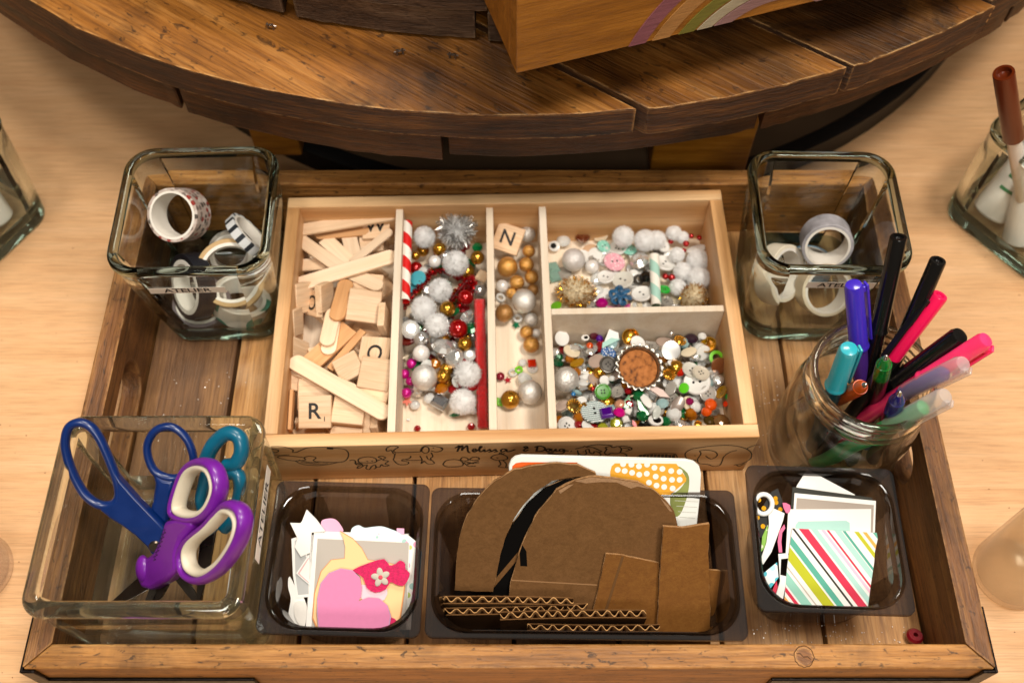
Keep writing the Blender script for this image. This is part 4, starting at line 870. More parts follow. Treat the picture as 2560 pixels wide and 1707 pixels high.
pen('green tipped ballpoint standing point up', (722, 1000), (670, 1200), 11.4, tipup(pm('green_tip_plastic', '#0a8a2e', .2, trans=.3, coat=.4), blk))
pen('orange tipped ballpoint lying low at the left', (630, 1130), (520, 1185), 10.2, tipup(pm('orange_tip_plastic', '#d8560a', .3, coat=.3), pm('orange_barrel', '#c44f0c', .35)))
pen('navy tipped ballpoint standing point up in front', (785, 1165), (745, 1290), 10.4, tipup(pm('navy_tip_plastic', '#1c1f7a', .2, trans=.3, coat=.4), blk))

# ------------------------------------------------------------------ shared shapes for the small craft pieces
def pom_mesh(name, core, hairs, mat, seed, wd=.02, l0=.96, l1=1.1, flat=False):
    """unit pompom (1 cm): a lumpy heart with hundreds of fibres"""
    r_ = random.Random(seed); m = MB()
    seg, ring = 20, 12; pr = []
    for k in range(ring + 1):
        th = math.pi*k/ring
        for i in range(seg):
            ph = 2*math.pi*i/seg; rr = core*(1 + .07*math.sin(3*ph+th*4+seed) + .05*math.sin(5*th-ph*2))
            pr.append((rr*math.sin(th)*math.cos(ph), rr*math.sin(th)*math.sin(ph), rr*math.cos(th)))
    fs = [(k*seg+i, k*seg+(i+1) % seg, (k+1)*seg+(i+1) % seg, (k+1)*seg+i) for k in range(ring) for i in range(seg)]
    m.add(pr, fs)
    for _ in range(hairs):
        z = r_.uniform(-1, 1); a = r_.uniform(0, 6.2832); q = math.sqrt(1-z*z); d = Vector((q*math.cos(a), q*math.sin(a), z))
        s_ = Vector((r_.gauss(0, 1), r_.gauss(0, 1), r_.gauss(0, 1))); s_ = (s_ - d*d.dot(s_)).normalized(); ln = r_.uniform(l0, l1)
        b = d*core*.9; j = s_.cross(d)*r_.uniform(-.18, .18); e = d*ln + j
        if flat: m.add([b+s_*wd, b-s_*wd, e-s_*wd, e+s_*wd], [(0, 1, 2, 3)])
        else: mid = (b+e)/2 + j*.2; m.add([b+s_*wd, b-s_*wd, mid-s_*wd*.8, mid+s_*wd*.8, e], [(0, 1, 2, 3), (3, 2, 4)])
    return m.mesh(name, mat, 180)
fluff = soft('white_fluff', '#fbfaf9', .35, gloss=0)
silver_foil = pm('silver_foil', '#d9d6d0', .16, 1); gold_foil = pm('gold_foil_bright', '#d9a22e', .18, 1); red_foil = pm('red_foil', '#b40d12', .2, .8)
POM = [pom_mesh('pompom_fluff', .86, 5200, fluff, s_, .011, .88, 1.13) for s_ in (1, 2, 3)]
def tinsel_mesh(name, mat_a, mat_b, seed, core=.6, n=900, l0=.72, l1=1.08):
    """dense ball of short fibres with shiny foil threads among them"""
    r_ = random.Random(seed); m = MB()
    m.cur = 1; m.ball((0, 0, 0), core, 18, 12); m.cur = 0
    for k in range(n):
        z = r_.uniform(-1, 1); a = r_.uniform(0, 6.2832); q = math.sqrt(1-z*z); d = Vector((q*math.cos(a), q*math.sin(a), z))
        s_ = Vector((r_.gauss(0, 1), r_.gauss(0, 1), r_.gauss(0, 1))); s_ = (s_ - d*d.dot(s_)).normalized(); m.cur = 0 if k % 5 < 2 else 1
        ln = r_.uniform(l0, l1) * (1 if m.cur == 0 else .93); w_ = r_.uniform(.014, .028) if m.cur == 0 else .016
        tw = (s_ + s_.cross(d)*r_.uniform(-1.2, 1.2)).normalized(); b = d*core*.9; mi = d*(core+ln)*.5 + s_*r_.uniform(-.06, .06); e = d*ln + s_*r_.uniform(-.16, .16)
        m.add([b+s_*w_, b-s_*w_, mi-s_*w_, mi+s_*w_, e-tw*w_, e+tw*w_], [(0, 1, 2, 3), (3, 2, 4, 5)])
    m.cur = 0
    return m.mesh(name, [mat_a, mat_b], 0)
TIN_S = tinsel_mesh('silver_tinsel', silver_foil, fluff, 5, .5, 1300); TIN_G = tinsel_mesh('gold_tinsel', gold_foil, soft('pale_gold_fluff', '#ecd9b4', .3, gloss=0), 6, .78, 1500, .82, 1.05); 
HAIRS = pom_mesh('tinsel_threads', .5, 60, silver_foil, 9, .03, 1.02, 1.22, True)
SPH = MB().ball((0, 0, 0), 1, 28, 18)
def disc_prof(th, edge=.06): return [(1-edge*2, -th), (1-edge*.3, -th*.8), (1, 0), (1-edge*.3, th*.8), (1-edge*2, th), (.001, th*1.02)]
def button_mb(th=.16, holes=4, ridge=True):
    m = MB()
    pr = [(.001, -th), (.85, -th), (1, -th*.3), (1, th*.4), (.93, th), (.8, th*.95)] + ([(.72, th*.5), (.1, th*.4)] if ridge else [(.1, th)]) + [(.001, th*.4 if ridge else th)]
    m.lathe(pr, 28); m.cur = 1
    for k in range(holes):
        a = 2*math.pi*(k+.5)/holes; zt = (th*.4 if ridge else th) + .012
        m.lathe([(.105, -th), (.105, zt), (.001, zt)], 10, Matrix.Translation((.24*math.cos(a), .24*math.sin(a), 0)))
    m.cur = 0; return m
def gem_mb(n=10, h=.5): 
    m = MB(); m.lathe([(.001, -.25), (.92, -.22), (1.0, -.05), (.72, h*.55), (.45, h*.8), (.001, h*.82)], n); return m
def sqgem_mb():
    m = MB(); q = [(-1, -1), (1, -1), (1, 1), (-1, 1)]
    m.loft([[(x, y, -.2) for x, y in q], [(x, y, .05) for x, y in q], [(x*.72, y*.72, .4) for x, y in q]], True, True); return m
def star_mb():
    return MB().prism([((1 if k % 2 == 0 else .45)*math.cos(R(90+36*k)), (1 if k % 2 == 0 else .45)*math.sin(R(90+36*k))) for k in range(10)], -.1, .1)
def ring_mb(ri=.55, th=.3): return MB().lathe([(ri, -th), (1, -th), (1, th), (ri, th)], 24, wrap=True)
def cup_mb(): return MB().lathe([(.3, -.5), (.75, -.35), (1, .15), (1.02, .3), (.92, .3), (.7, -.15), (.25, -.3), (.001, -.3)], 14)
def flower_mb():
    m = MB(); m.lathe([(.3, -.25), (.8, -.2), (.82, .0), (.5, .15), (.42, .3), (.001, .34)], 20)
    for k in range(16): m.ball((.84*math.cos(k*.3927), .84*math.sin(k*.3927), 0), .17, 8, 6)
    return m
def heartgem_mb():
    pts = [(16*math.sin(t)**3/17, (13*math.cos(t)-5*math.cos(2*t)-2*math.cos(3*t)-math.cos(4*t))/17) for t in [2*math.pi*k/32 for k in range(32)]]
    m = MB(); m.loft([[(x, y, -.2) for x, y in pts], [(x, y, .1) for x, y in pts], [(x*.7, y*.7, .4) for x, y in pts]], True, True); return m
def eye_mb():
    m = MB(); m.lathe(disc_prof(.15), 24); m.cur = 1; m.lathe([(.55, .15), (.52, .2), (.001, .22)], 16, Matrix.Translation((.15, -.1, 0))); m.cur = 0; return m
MBS = dict(bead=lambda: SPH, disc=lambda: MB().lathe([(.001, -.1)] + disc_prof(.1), 28), button=button_mb, button2=lambda: button_mb(.14, 2, True), flatbutton=lambda: button_mb(.13, 2, False), gem=gem_mb, gem8=lambda: gem_mb(8, .7), square=sqgem_mb,
           star=star_mb, ring=ring_mb, cup=cup_mb, flower=flower_mb, heart=heartgem_mb, eye=eye_mb, oval=lambda: MB().lathe([(.001, -.14)] + disc_prof(.14), 24), shard=lambda: MB().prism([(-1, -.28), (.2, -.4), (1, 0), (.1, .35), (-.9, .25)], -.1, .12))
CACHE = {}
dark_hole = pm('button_hole', '#1a1512', .8)
def mesh_of(kind, mat):
    k = (kind, mat.name)
    if k not in CACHE: CACHE[k] = MBS[kind]().mesh(kind, [mat, dark_hole if 'button' in kind else blk], 40 if kind not in ('gem', 'gem8', 'square', 'heart', 'star', 'shard') else 12)
    return CACHE[k]
NAMES = dict(bead=('bead', 'bead'), disc=('flat_disc', 'disc'), button=('button', 'button'), button2=('button', 'button'), flatbutton=('button', 'button'), gem=('round_gem', 'gem'), gem8=('round_gem', 'gem'), square=('square_gem', 'gem'), star=('star_sequin', 'sequin'), ring=('plastic_ring', 'ring'),
             cup=('metal_cup', 'bead cap'), flower=('flower_charm', 'charm'), heart=('heart_gem', 'gem'), eye=('googly_eye', 'googly eye'), oval=('oval_cabochon', 'cabochon'), shard=('gem_shard', 'gem'))
def small(kind, px, rcm, z, mat, label, group, tilt=(0, 0), spin=None, sc3=(1, 1, 1)):
    p = at(px[0], px[1], z); nm, cat = NAMES[kind]
    o = bpy.data.objects.new(nm, mesh_of(kind, mat)); COL.objects.link(o)
    place(o, p, (R(tilt[0]), R(tilt[1]), rnd.uniform(0, 6.28) if spin is None else R(spin)))
    o.rotation_mode = 'ZXY' if False else 'XYZ'
    o.scale = (rcm*sc3[0], rcm*sc3[1], rcm*sc3[2])
    return tag(o, label, cat, group)
# colours of the small pieces
pearl = pm('pearl_white', '#e4ded8', .22, .15, coat=.6); gold_b = pm('gold_bead', '#c08a2a', .2, .85, coat=.3); gold_g = pm('gold_glitter', '#d29a4c', .25, .7, coat=.5, bump=.6, bscale=1000)
silver_b = pm('silver_bead', '#d8d6d4', .17, .85, coat=.3); silver_g = pm('silver_glitter', '#dedad4', .26, .6, coat=.3, bump=.7, bscale=900); red_b = pm('red_bead', '#a50a0c', .12, .5, coat=.5); mag = pm('magenta_bead', '#c40a84', .18, .4, coat=.5)
bronze = pm('bronze_bead', '#a97a42', .3, .5, coat=.3, bump=.4, bscale=1200)
def gemm(n, h, tr=.25): return pm(n, h, .08, .15, tr, 1.5, .6)
clear_g = pm('clear_gem', '#ecebe6', .1, .1, .25, 1.5, .6); green_g = gemm('green_gem', '#0b6b36'); amber_g = gemm('amber_gem', '#b5690c'); orange_g = gemm('orange_gem', '#e8560c'); purple_g = gemm('purple_gem', '#55108f'); ruby_g = gemm('ruby_gem', '#a3101c')
lime_p = pm('lime_plastic', '#6fbf18', .3, coat=.3); yg_g = gemm('yellow_green_gem', '#b3b42c'); aqua_g = gemm('aqua_gem', '#a9c9c9'); black_g = pm('black_gem', '#14120f', .1, .2, coat=.6); mirror = pm('mirror_silver', '#e2e0dc', .2, .75, coat=.4)
white_b = pm('white_button', '#dfdcd6', .3, coat=.2); cream_b = pm('cream_button', '#d9c9ac', .35, coat=.2); clear_b = pm('clear_button', '#c3bbb0', .2, 0, .5, 1.45, .4); gray_b = pm('grey_button', '#4a443d', .3, .3, coat=.3); green_b = pm('green_button', '#3c8214', .25, coat=.4)
pinkgrey = pm('pink_grey_disc', '#b8a193', .35, .2, coat=.3); brown_d = pm('brown_disc', '#5d4c3f', .35, .2, coat=.3); amber_b = pm('amber_button', '#a3760f', .25, .3, coat=.4); teal_d = pm('teal_disc', '#3f9aa8', .6); bright_green = pm('bright_green_button', '#16a02f', .3, coat=.3)
aqua_b = pattern('aqua_gingham', '#7fc0ac', ['#d5e8e0', '#5fae98'], 420, .3); pink_b = pattern('pink_gingham', '#e0a1ad', ['#eedfdc', '#d47f92'], 420, .3); bluedot = pattern('blue_dot_button', '#0e4f8c', ['#e6e6e6'], 330, .3)
copper = pm('copper_mirror', '#c58f66', .1, .9); pink_d = pm('pink_disc', '#dd92ac', .5)
def bands(name, c1, c2, freq, ax=1):
    m, nt, b = newmat(name); N = nt.nodes.new; L = nt.links.new
    tc = N('ShaderNodeTexCoord'); wv = N('ShaderNodeTexWave'); wv.bands_direction = 'XYZ'[ax]; wv.inputs['Scale'].default_value = freq; wv.inputs['Distortion'].default_value = .4; L(tc.outputs['Object'], wv.inputs[0])
    rp = N('ShaderNodeValToRGB'); rp.color_ramp.interpolation = 'CONSTANT'; e = rp.color_ramp.elements; e[0].color = hexc(c1); e[1].position = .5; e[1].color = hexc(c2); k = e.new(.8); k.color = hexc('#7e9a96')
    L(wv.outputs['Fac'], rp.inputs[0]); L(rp.outputs[0], b.inputs['Base Color']); b.inputs['Roughness'].default_value = .3; MATS[name] = m; return m
striped = bands('striped_button', '#dfe6e4', '#1b211f', 170)

# ------------------------------------------------------------------ long compartment: craft sticks and letter tiles
stick_m = wood('craft_stick_wood', '#dfbd97', '#e9ccab', '#f0d8bd', 0, .6, .65, .05, '#c89a68', .12, .1); stick_t = wood('tan_stick_wood', '#b9814f', '#c99563', '#d5a677', 0, .6, .65, .1, '#a8743f', .15, .1)
tile_m = wood('letter_tile_wood', '#d6af86', '#e2c09b', '#ecd0b0', 0, 1.0, .5, .08, '#c0905a', .2, .1)
za = zm(4.9, 700, 480); zb_ = zm(4.6118, 680, 780)
def stick(label, a, b, z0, z1, wd, mat=None, zf=za, rnd_a=True, rnd_b=True, th=.19):
    A = at(*zf(*a), z0); B = at(*zf(*b), z1); d = B - A; ln = d.length
    B3 = basis(Vector((0, 0, 1)) - d.normalized()*d.normalized().z, d)
    r = wd/2; q = []
    def end(x, sg, rd):
        if rd: return [(x + sg*r*.95*math.sin(R(t)), sg*r*math.cos(R(t))) for t in range(0, 181, 15)]
        return [(x+sg*.1, sg*r), (x+sg*.1, -sg*r)]
    q = end(ln, 1, rnd_b) + end(0, -1, rnd_a)
    o = MB().prism(q, -th/2, th/2).build('craft_stick', mat or stick_m, None, A, B3, bevel=.03)
    return tag(o, label, 'craft stick', 'wooden craft sticks')
def tile(label, px, z, n=(0, 0, 1), spin=0, letter=None, zf=za, sz=1.85, th=.43, pts=None, mat=None):
    p = at(*zf(*px), z); Bs = basis(n, (math.cos(R(spin)), math.sin(R(spin)), 0))
    o = MB().box(-sz/2, sz/2, -sz/2, sz/2, -th/2, th/2).build('letter_tile' if letter else 'wooden_tile', mat or tile_m, None, p, Bs, bevel=.06)
    tag(o, label, 'tile', 'square wooden tiles')
    if letter:
        link('lettering', text_mesh('lettering', letter, 1.25, ink, .02), o, (-.03, 0, th/2+.004))
        if pts: link('lettering', text_mesh('lettering', pts, .36, ink, .008), o, (.55, -.42, th/2+.004))
    return o
for k in range(16):   # tiles buried in the heap
    p = BM @ Vector((rnd.uniform(-11.4, -7.8), -6.5 + 13*k/15, rnd.uniform(.7, 1.35)))
    o = MB().box(-.92, .92, -.92, .92, -.21, .21).build('wooden_tile', tile_m, None, p, (rnd.uniform(-.5, .5), rnd.uniform(-.5, .5), rnd.uniform(0, 3)), bevel=.06)
    tag(o, 'blank wooden tile half buried under the craft sticks', 'tile', 'buried wooden tiles')
stick('upper long craft stick slanting across the back of the compartment', (250, 470), (1360, 285), 3.05, 3.2, .85)
stick('craft stick lying right under the upper long one', (500, 520), (1020, 470), 2.5, 2.6, .8, stick_t)
stick('craft stick running down from the upper left end', (205, 560), (720, 920), 2.9, 2.8, .85)
stick('broad craft stick slanting across the middle of the heap', (250, 1130), (1340, 800), 3.0, 3.15, 1.0)
stick('left of two craft sticks fanning under the broad one', (560, 590), (860, 870), 2.45, 2.6, .95, rnd_a=False)
stick('right of two craft sticks fanning under the broad one', (850, 560), (920, 850), 2.4, 2.5, .95, rnd_a=False)
stick('short round ended craft stick by the left wall', (260, 900), (620, 880), 2.2, 2.3, .85)
stick('narrow craft stick twisted towards the divider', (1330, 500), (900, 850), 2.9, 2.7, .55)
stick('round craft stick tip poking out below the broad stick', (1180, 1140), (900, 1010), 2.75, 2.7, .9)
stick('tan craft stick with round lower end in the middle', (705, 1500), (800, 1150), 3.1, 2.9, .95, stick_t)
stick('pale craft stick just below the tan one', (640, 320), (705, 30), 2.95, 2.9, .9, zf=zb_)
stick('pale craft stick tip lowest of the three in the middle', (655, 420), (705, 100), 2.7, 2.7, .9, zf=zb_)
stick('wide tan stick slanting behind the lower long stick', (450, 590), (880, 190), 2.55, 2.5, 1.2, stick_t, zb_, False, False)
stick('thin brown stick edge beside the wide tan stick', (680, 650), (1040, 230), 2.3, 2.4, .45, stick_t, zb_, False, False)
stick('lowest long craft stick slanting down to the divider', (290, 590), (1270, 1150), 3.1, 3.1, 1.0, zf=zb_)
stick('craft stick tucked under the lowest long one', (300, 660), (900, 900), 2.6, 2.7, .9, zf=zb_)
tile('tile lettered R in the front left corner of the box', (500, 1150), 2.7, (0, -.42, .9), 1, 'R', zb_, 1.85, .45, '1')
tile('tile on edge right in front of the R tile', (475, 1365), 1.0, (0, -.95, .3), 0, None, zb_)
tile('tile behind the R tile', (490, 950), 2.3, (.05, -.2, .97), 2, None, zb_)
tile('upper tile of the pair beside the R tile', (890, 1120), 2.5, (.0, -.12, .99), -6, None, zb_)
tile('lower tile of the pair beside the R tile', (880, 1260), 1.8, (0, -.15, .98), -4, None, zb_)
tile('tile with part of a letter C by the divider', (1190, 470), 2.55, (-.2, -.2, .95), -100, 'C', zb_)
tile('blank tile lying over the C tile', (1195, 715), 3.05, (-.12, -.3, .94), -10, None, zb_)
tile('pale blank tile in front near the divider', (1165, 950), 2.6, (-.1, -.2, .97), -12, None, zb_)
tile('blank tile turned on its corner in the middle front', (885, 640), 2.65, (-.15, -.25, .95), 28, None, zb_, 1.5)
tile('blank tile by the left wall below the long stick', (325, 800), 2.2, (.1, -.3, .94), -5, None, zb_, 1.2)
tile('tile standing on edge by the left wall', (270, 110), 2.7, (1, -.1, .12), 0, None, zb_, 1.6)
tile('second tile standing on edge by the left wall', (300, 470), 2.0, (.9, -.1, .4), 0, None, zb_, 1.6)
tile('tile standing on edge by the divider', (1290, 100), 2.8, (1, 0, .1), 0, None, zb_, 1.6)
tile('left of two upright tiles in the front right corner', (1130, 1290), 1.5, (1, -.05, .1), 0, None, zb_, 1.6)
tile('right of two upright tiles in the front right corner', (1215, 1295), 1.45, (1, .02, .1), 0, None, zb_, 1.6)
tile('large blank tile in the middle right of the heap', (1030, 1400), 2.95, (.05, -.35, .93), -8, None, za, 1.95)
tile('blank tile under the round stick tip', (1070, 1180), 2.4, (.0, -.15, .98), -6, None, za, 1.8)
tile('tilted tile on edge at the left of the middle', (300, 1290), 2.7, (.85, -.35, .4), 0, None, za, 1.8)
tile('tilted tile lettered O beside it', (430, 1370), 2.5, (-.75, -.25, .6), -10, 'O', za, 1.5)
tile('tile on edge left of the tan stick', (545, 1280), 2.8, (.95, -.2, .2), 0, None, za, 1.7)
tile('lettered tile below the end of the upper long stick', (1180, 440), 2.5, (0, -.1, .99), 3, 'W', za, 1.7)
tile('tile under the lettered one near the divider', (1120, 600), 2.1, (0, -.3, .95), 5, None, za, 1.5)
tile('left tile along the back wall', (480, 310), 2.3, (0, -.1, .99), 6, None, za, 1.6)
tile('right tile along the back wall', (850, 270), 2.4, (0, -.2, .98), 4, None, za, 1.6)
for i, x in enumerate((155, 235)):
    stick(('outer', 'inner')[i] + ' stick on edge along the left wall at the front', (x, 930), (x - 26, 1350), 2.6, 2.3, .2, stick_t, zb_, False, False, .6)

# ------------------------------------------------------------------ second compartment: pompoms and tinsel
zE = zm(2.529, 980, 480); zP = zm(5.225, 980, 500)
def pom(label, zf, px, rcm, z, me, threads=True, group='pompoms in the box', sc3=(1, 1, 1), name='pompom'):
    p = at(*zf(*px), z); o = link(name, me, None, p, (rnd.uniform(0, 6), rnd.uniform(0, 6), rnd.uniform(0, 6))); o.scale = tuple(rcm*s_ for s_ in sc3)
    tag(o, label, 'pompom', group)
    if threads: link('tinsel_threads', HAIRS, o)
    return o
G2 = 'pieces in the pompom compartment'
pom('white pompom at the back left, right of the candy striped straw', zE, (205, 285), .68, 2.6, POM[0])
pom('big spiky silver tinsel pompom at the back of its compartment', zE, (408, 235), 1.35, 2.6, TIN_S, False)
pom('white sparkly pompom just below the big tinsel one', zE, (402, 450), .78, 2.9, POM[1])
pom('white sparkly pompom in the middle of the pompom compartment', zE, (305, 620), .72, 2.8, POM[2])
pom('white pompom left of the middle beside the straw end', zE, (200, 738), .76, 2.7, POM[0])
pom('white pompom touching the left middle one from below', zE, (285, 842), .72, 2.7, POM[1])
pom('white sparkly pompom leaning on the red strip', zE, (478, 1150), .78, 2.4, POM[2])
pom('smooth white pompom at the front of the pompom compartment', zE, (447, 1325), .76, 1.6, POM[0], False)
def spiral(name, c1, c2, turns):
    m, nt, b = newmat(name); N = nt.nodes.new; L = nt.links.new
    tc = N('ShaderNodeTexCoord'); s_ = N('ShaderNodeSeparateXYZ'); L(tc.outputs['Object'], s_.inputs[0])
    an = N('ShaderNodeMath'); an.operation = 'ARCTAN2'; L(s_.outputs[1], an.inputs[0]); L(s_.outputs[0], an.inputs[1])
    d = N('ShaderNodeMath'); d.operation = 'DIVIDE'; d.inputs[1].default_value = 6.2832; L(an.outputs[0], d.inputs[0])
    m_ = N('ShaderNodeMath'); m_.operation = 'MULTIPLY_ADD'; m_.inputs[1].default_value = turns; L(s_.outputs[2], m_.inputs[0]); L(d.outputs[0], m_.inputs[2])
    fr = N('ShaderNodeMath'); fr.operation = 'FRACT'; L(m_.outputs[0], fr.inputs[0]); gt = N('ShaderNodeMath'); gt.operation = 'GREATER_THAN'; gt.inputs[1].default_value = .5; L(fr.outputs[0], gt.inputs[0])
    mx = N('ShaderNodeMix'); mx.data_type = 'RGBA'; mx.inputs[6].default_value = hexc(c1); mx.inputs[7].default_value = hexc(c2); L(gt.outputs[0], mx.inputs[0]); L(mx.outputs[2], b.inputs['Base Color']); b.inputs['Roughness'].default_value = .55; MATS[name] = m; return m
def straw(label, zf, a, b, z0, z1, r, mat):
    A = at(*zf(*a), z0); B = at(*zf(*b), z1); d = B - A; ln = d.length
    o = MB().lathe([(r*.88, 0), (r, 0), (r, ln), (r*.88, ln)], 24, wrap=True).build('paper_straw', mat, None, A, basis(d, (1, 0, 0))); return tag(o, label, 'straw', 'striped paper straws')
straw('red and white striped paper straw along the divider', zE, (80, 690), (96, 195), 2.9, 3.3, .33, spiral('candy_stripe', '#d60d08', '#efe8dd', 60))
# red chenille strip: a wire core covered in short pile
A = at(*zE(575, 1492), .9); B = at(*zE(553, 680), 3.2); d = B - A; ln = d.length
st2 = thing('pipe_cleaner', 'flat red chenille strip along the right divider', 'pipe cleaner', A, basis(d, (1, 0, 0)))
MB().box(-.24, .24, -.22, .22, 0, ln).build('core', pm('red_chenille', '#dd0d0a', .95, sheen=.5, var=.2, vscale=600, bump=1, bscale=2000), st2, bevel=.08)
m = MB(); rr_ = random.Random(4)
for k in range(2600):
    z = rr_.uniform(0, ln); sd = rr_.choice((0, 1, 2, 3)); t_ = rr_.uniform(-.24, .24); dd = Vector(((t_, .22, 0), (t_, -.22, 0), (.24, t_, 0), (-.24, t_, 0))[sd]); o2 = Vector(((0, .1, 0), (0, -.1, 0), (.1, 0, 0), (-.1, 0, 0))[sd]); p = dd + Vector((0, 0, z)); e = p + o2*rr_.uniform(.4, 1) + Vector((rr_.uniform(-.04, .04), rr_.uniform(-.04, .04), rr_.uniform(-.08, .08)))
    m.add([p + Vector((0, 0, .025)), p - Vector((0, 0, .025)), e], [(0, 1, 2)])
m.build('pile', pm('red_chenille', '#dd0d0a'), st2, smooth=0)
# red tinsel garland
def garland(label, pts, zf, seed, mat):
    P = smooth_loop([at(*zf(*p[:2]), p[2]) for p in pts], 8, False); r_ = random.Random(seed); o0 = P[0]
    t = thing('tinsel_garland', label, 'garland', o0, (0, 0, 0), 'red tinsel garlands')
    MB().tube([p - o0 for p in P], .05, 6).build('wire', pm('dark_red_wire', '#3a0607', .5), t)
    m = MB()
    for k in range(420):
        p = P[r_.randrange(len(P))] - o0 + Vector((r_.uniform(-.06, .06), r_.uniform(-.06, .06), 0)); d = Vector((r_.gauss(0, 1), r_.gauss(0, 1), r_.gauss(0, 1))).normalized(); s_ = d.orthogonal().normalized()*.028; e = p + d*r_.uniform(.15, .32)
        m.add([p+s_, p-s_, e-s_, e+s_], [(0, 1, 2, 3)])
    m.build('foil_fringe', mat, t, smooth=0); return t
garland('red tinsel garland running up from the straw end', [(60, 735, 2.2), (120, 660, 2.5), (190, 585, 2.6), (250, 510, 2.5), (330, 500, 2.2)], zE, 3, red_foil)
garland('red tinsel garland curling by the big red bead', [(370, 690, 2.3), (420, 620, 2.7), (480, 560, 2.8), (520, 600, 2.6), (470, 680, 2.6), (420, 710, 2.3)], zE, 4, red_foil)
def rows(zf, sc_px, rowsl, group):
    for r_ in rowsl:
        kind, x, y, rp, z, mat, label = r_[:7]; opt = r_[7] if len(r_) > 7 else {}
        small(kind, zf(x, y), rp/sc_px, z, mat, label, group, **opt)
T = lambda ax, ay, **k: dict(tilt=(ax, ay), **k)
rows(zE, 106, [
 ('bead', 540, 415, 46, 2.6, gold_b, 'dark gold bead right of the pompom under the tinsel'), ('bead', 150, 402, 30, 2.6, gold_b, 'gold bead between straw and back left pompom'), ('bead', 300, 362, 46, 2.2, gold_b, 'gold bead under the big silver tinsel pompom'),
 ('bead', 270, 440, 42, 2.7, pearl, 'white pearl bead left of the upper sparkly pompom'), ('bead', 555, 622, 42, 2.5, silver_b, 'mirror silver bead just above the red strip'), ('bead', 465, 668, 52, 2.6, red_b, 'big shiny red bead beside the red strip top'),
 ('bead', 350, 740, 52, 2.5, gold_b, 'gold bead in the centre between three white pompoms'), ('bead', 418, 866, 62, 2.4, red_b, 'dark red bead left of the red strip middle'), ('bead', 460, 960, 46, 2.3, gold_b, 'gold bead left of the red strip, below the red bead'),
 ('gem', 325, 975, 78, 2.3, mirror, 'large mirrored round gem in the compartment middle', T(-25, 10)), ('gem', 390, 1050, 68, 2.3, mirror, 'mirrored gem below the large mirrored one', T(-20, -15)), ('bead', 185, 1020, 54, 2.2, pearl, 'matte pearl bead above the large glitter ball'),
 ('bead', 185, 930, 52, 2.2, silver_b, 'silver bead above the matte pearl'), ('bead', 205, 1172, 82, 2.0, silver_g, 'large silver glitter ball at the front left of its compartment'), ('bead', 325, 1165, 46, 1.8, gold_b, 'gold bead right of the large glitter ball'),
 ('gem8', 310, 1240, 44, 1.5, amber_g, 'amber gem below the front gold bead', T(-15, 10)), ('gem8', 395, 1245, 42, 1.4, ruby_g, 'ruby gem beside the amber gem', T(-10, 0)), ('bead', 80, 1150, 31, 1.4, mag, 'top magenta bead of three by the left divider'),
 ('bead', 115, 1196, 29, 1.3, mag, 'middle magenta bead of three by the left divider'), ('bead', 92, 1270, 33, 1.2, mag, 'bottom magenta bead of three by the left divider'), ('bead', 125, 1085, 34, 1.6, mag, 'dull magenta bead behind the glitter ball'),
 ('square', 305, 1325, 48, 1.2, pm('silver_square', '#b9bfc4', .15, .9), 'silver square gem at the front by the white pompom', T(-10, 5, spin=-30)), ('star', 95, 1322, 36, .8, pm('salmon_star', '#e8826e', .4), 'salmon star sequin at the front left of the compartment'),
 ('gem', 145, 1345, 32, .8, clear_g, 'clear gem beside the salmon star'), ('gem8', 510, 862, 48, 2.1, green_g, 'green gem hidden beside the red strip', T(0, -30)), ('oval', 540, 350, 34, 2.4, green_g, 'small green piece above the dark gold bead'),
 ('disc', 165, 545, 52, 2.6, teal_d, 'turquoise disc beside the striped straw', T(-15, 5)), ('disc', 130, 612, 44, 2.2, teal_d, 'second turquoise disc below the first', T(-10, 5)), ('cup', 90, 850, 60, 2.1, mirror, 'silver bell cap by the left divider', T(-35, 40)),
 ('gem', 118, 868, 62, 2.4, clear_g, 'clear round gem beside the silver bell cap', T(-20, 10)), ('oval', 95, 925, 60, 1.9, pm('red_brown_glass', '#6d1508', .1, 0, .3, coat=.5), 'dark red glass oval by the left divider', T(-15, 0)), ('cup', 480, 800, 55, 2.2, mirror, 'silver bell cap right of the gold centre bead', T(30, 20)),
 ('gem8', 270, 1085, 40, 1.8, amber_g, 'amber chip under the mirrored gem'), ('gem', 490, 1030, 42, 2.1, clear_g, 'clear gem left of the red strip'), ('oval', 70, 1050, 44, 1.2, cream_b, 'cream oval button by the left divider', T(10, 60)),
 ('square', 570, 530, 40, 2.0, tile_m, 'corner of a wooden chip above the silver bead', T(10, 10)), ('gem8', 515, 1380, 28, .9, clear_g, 'clear gem chip by the front of the red strip'), ('gem8', 500, 1480, 26, .8, ruby_g, 'ruby chip in the front right corner'), ('shard', 395, 1410, 34, .8, green_g, 'thin green and pink shard under the white pompom'),
 ('gem', 240, 1300, 40, .9, clear_g, 'flat clear gem behind the silver square'), ('gem8', 160, 1492, 22, .6, ruby_g, 'tiny dark red chip on the bare compartment floor'), ('shard', 100, 1440, 12, .55, silver_b, 'tiny silver flake on the bare compartment floor')], G2)
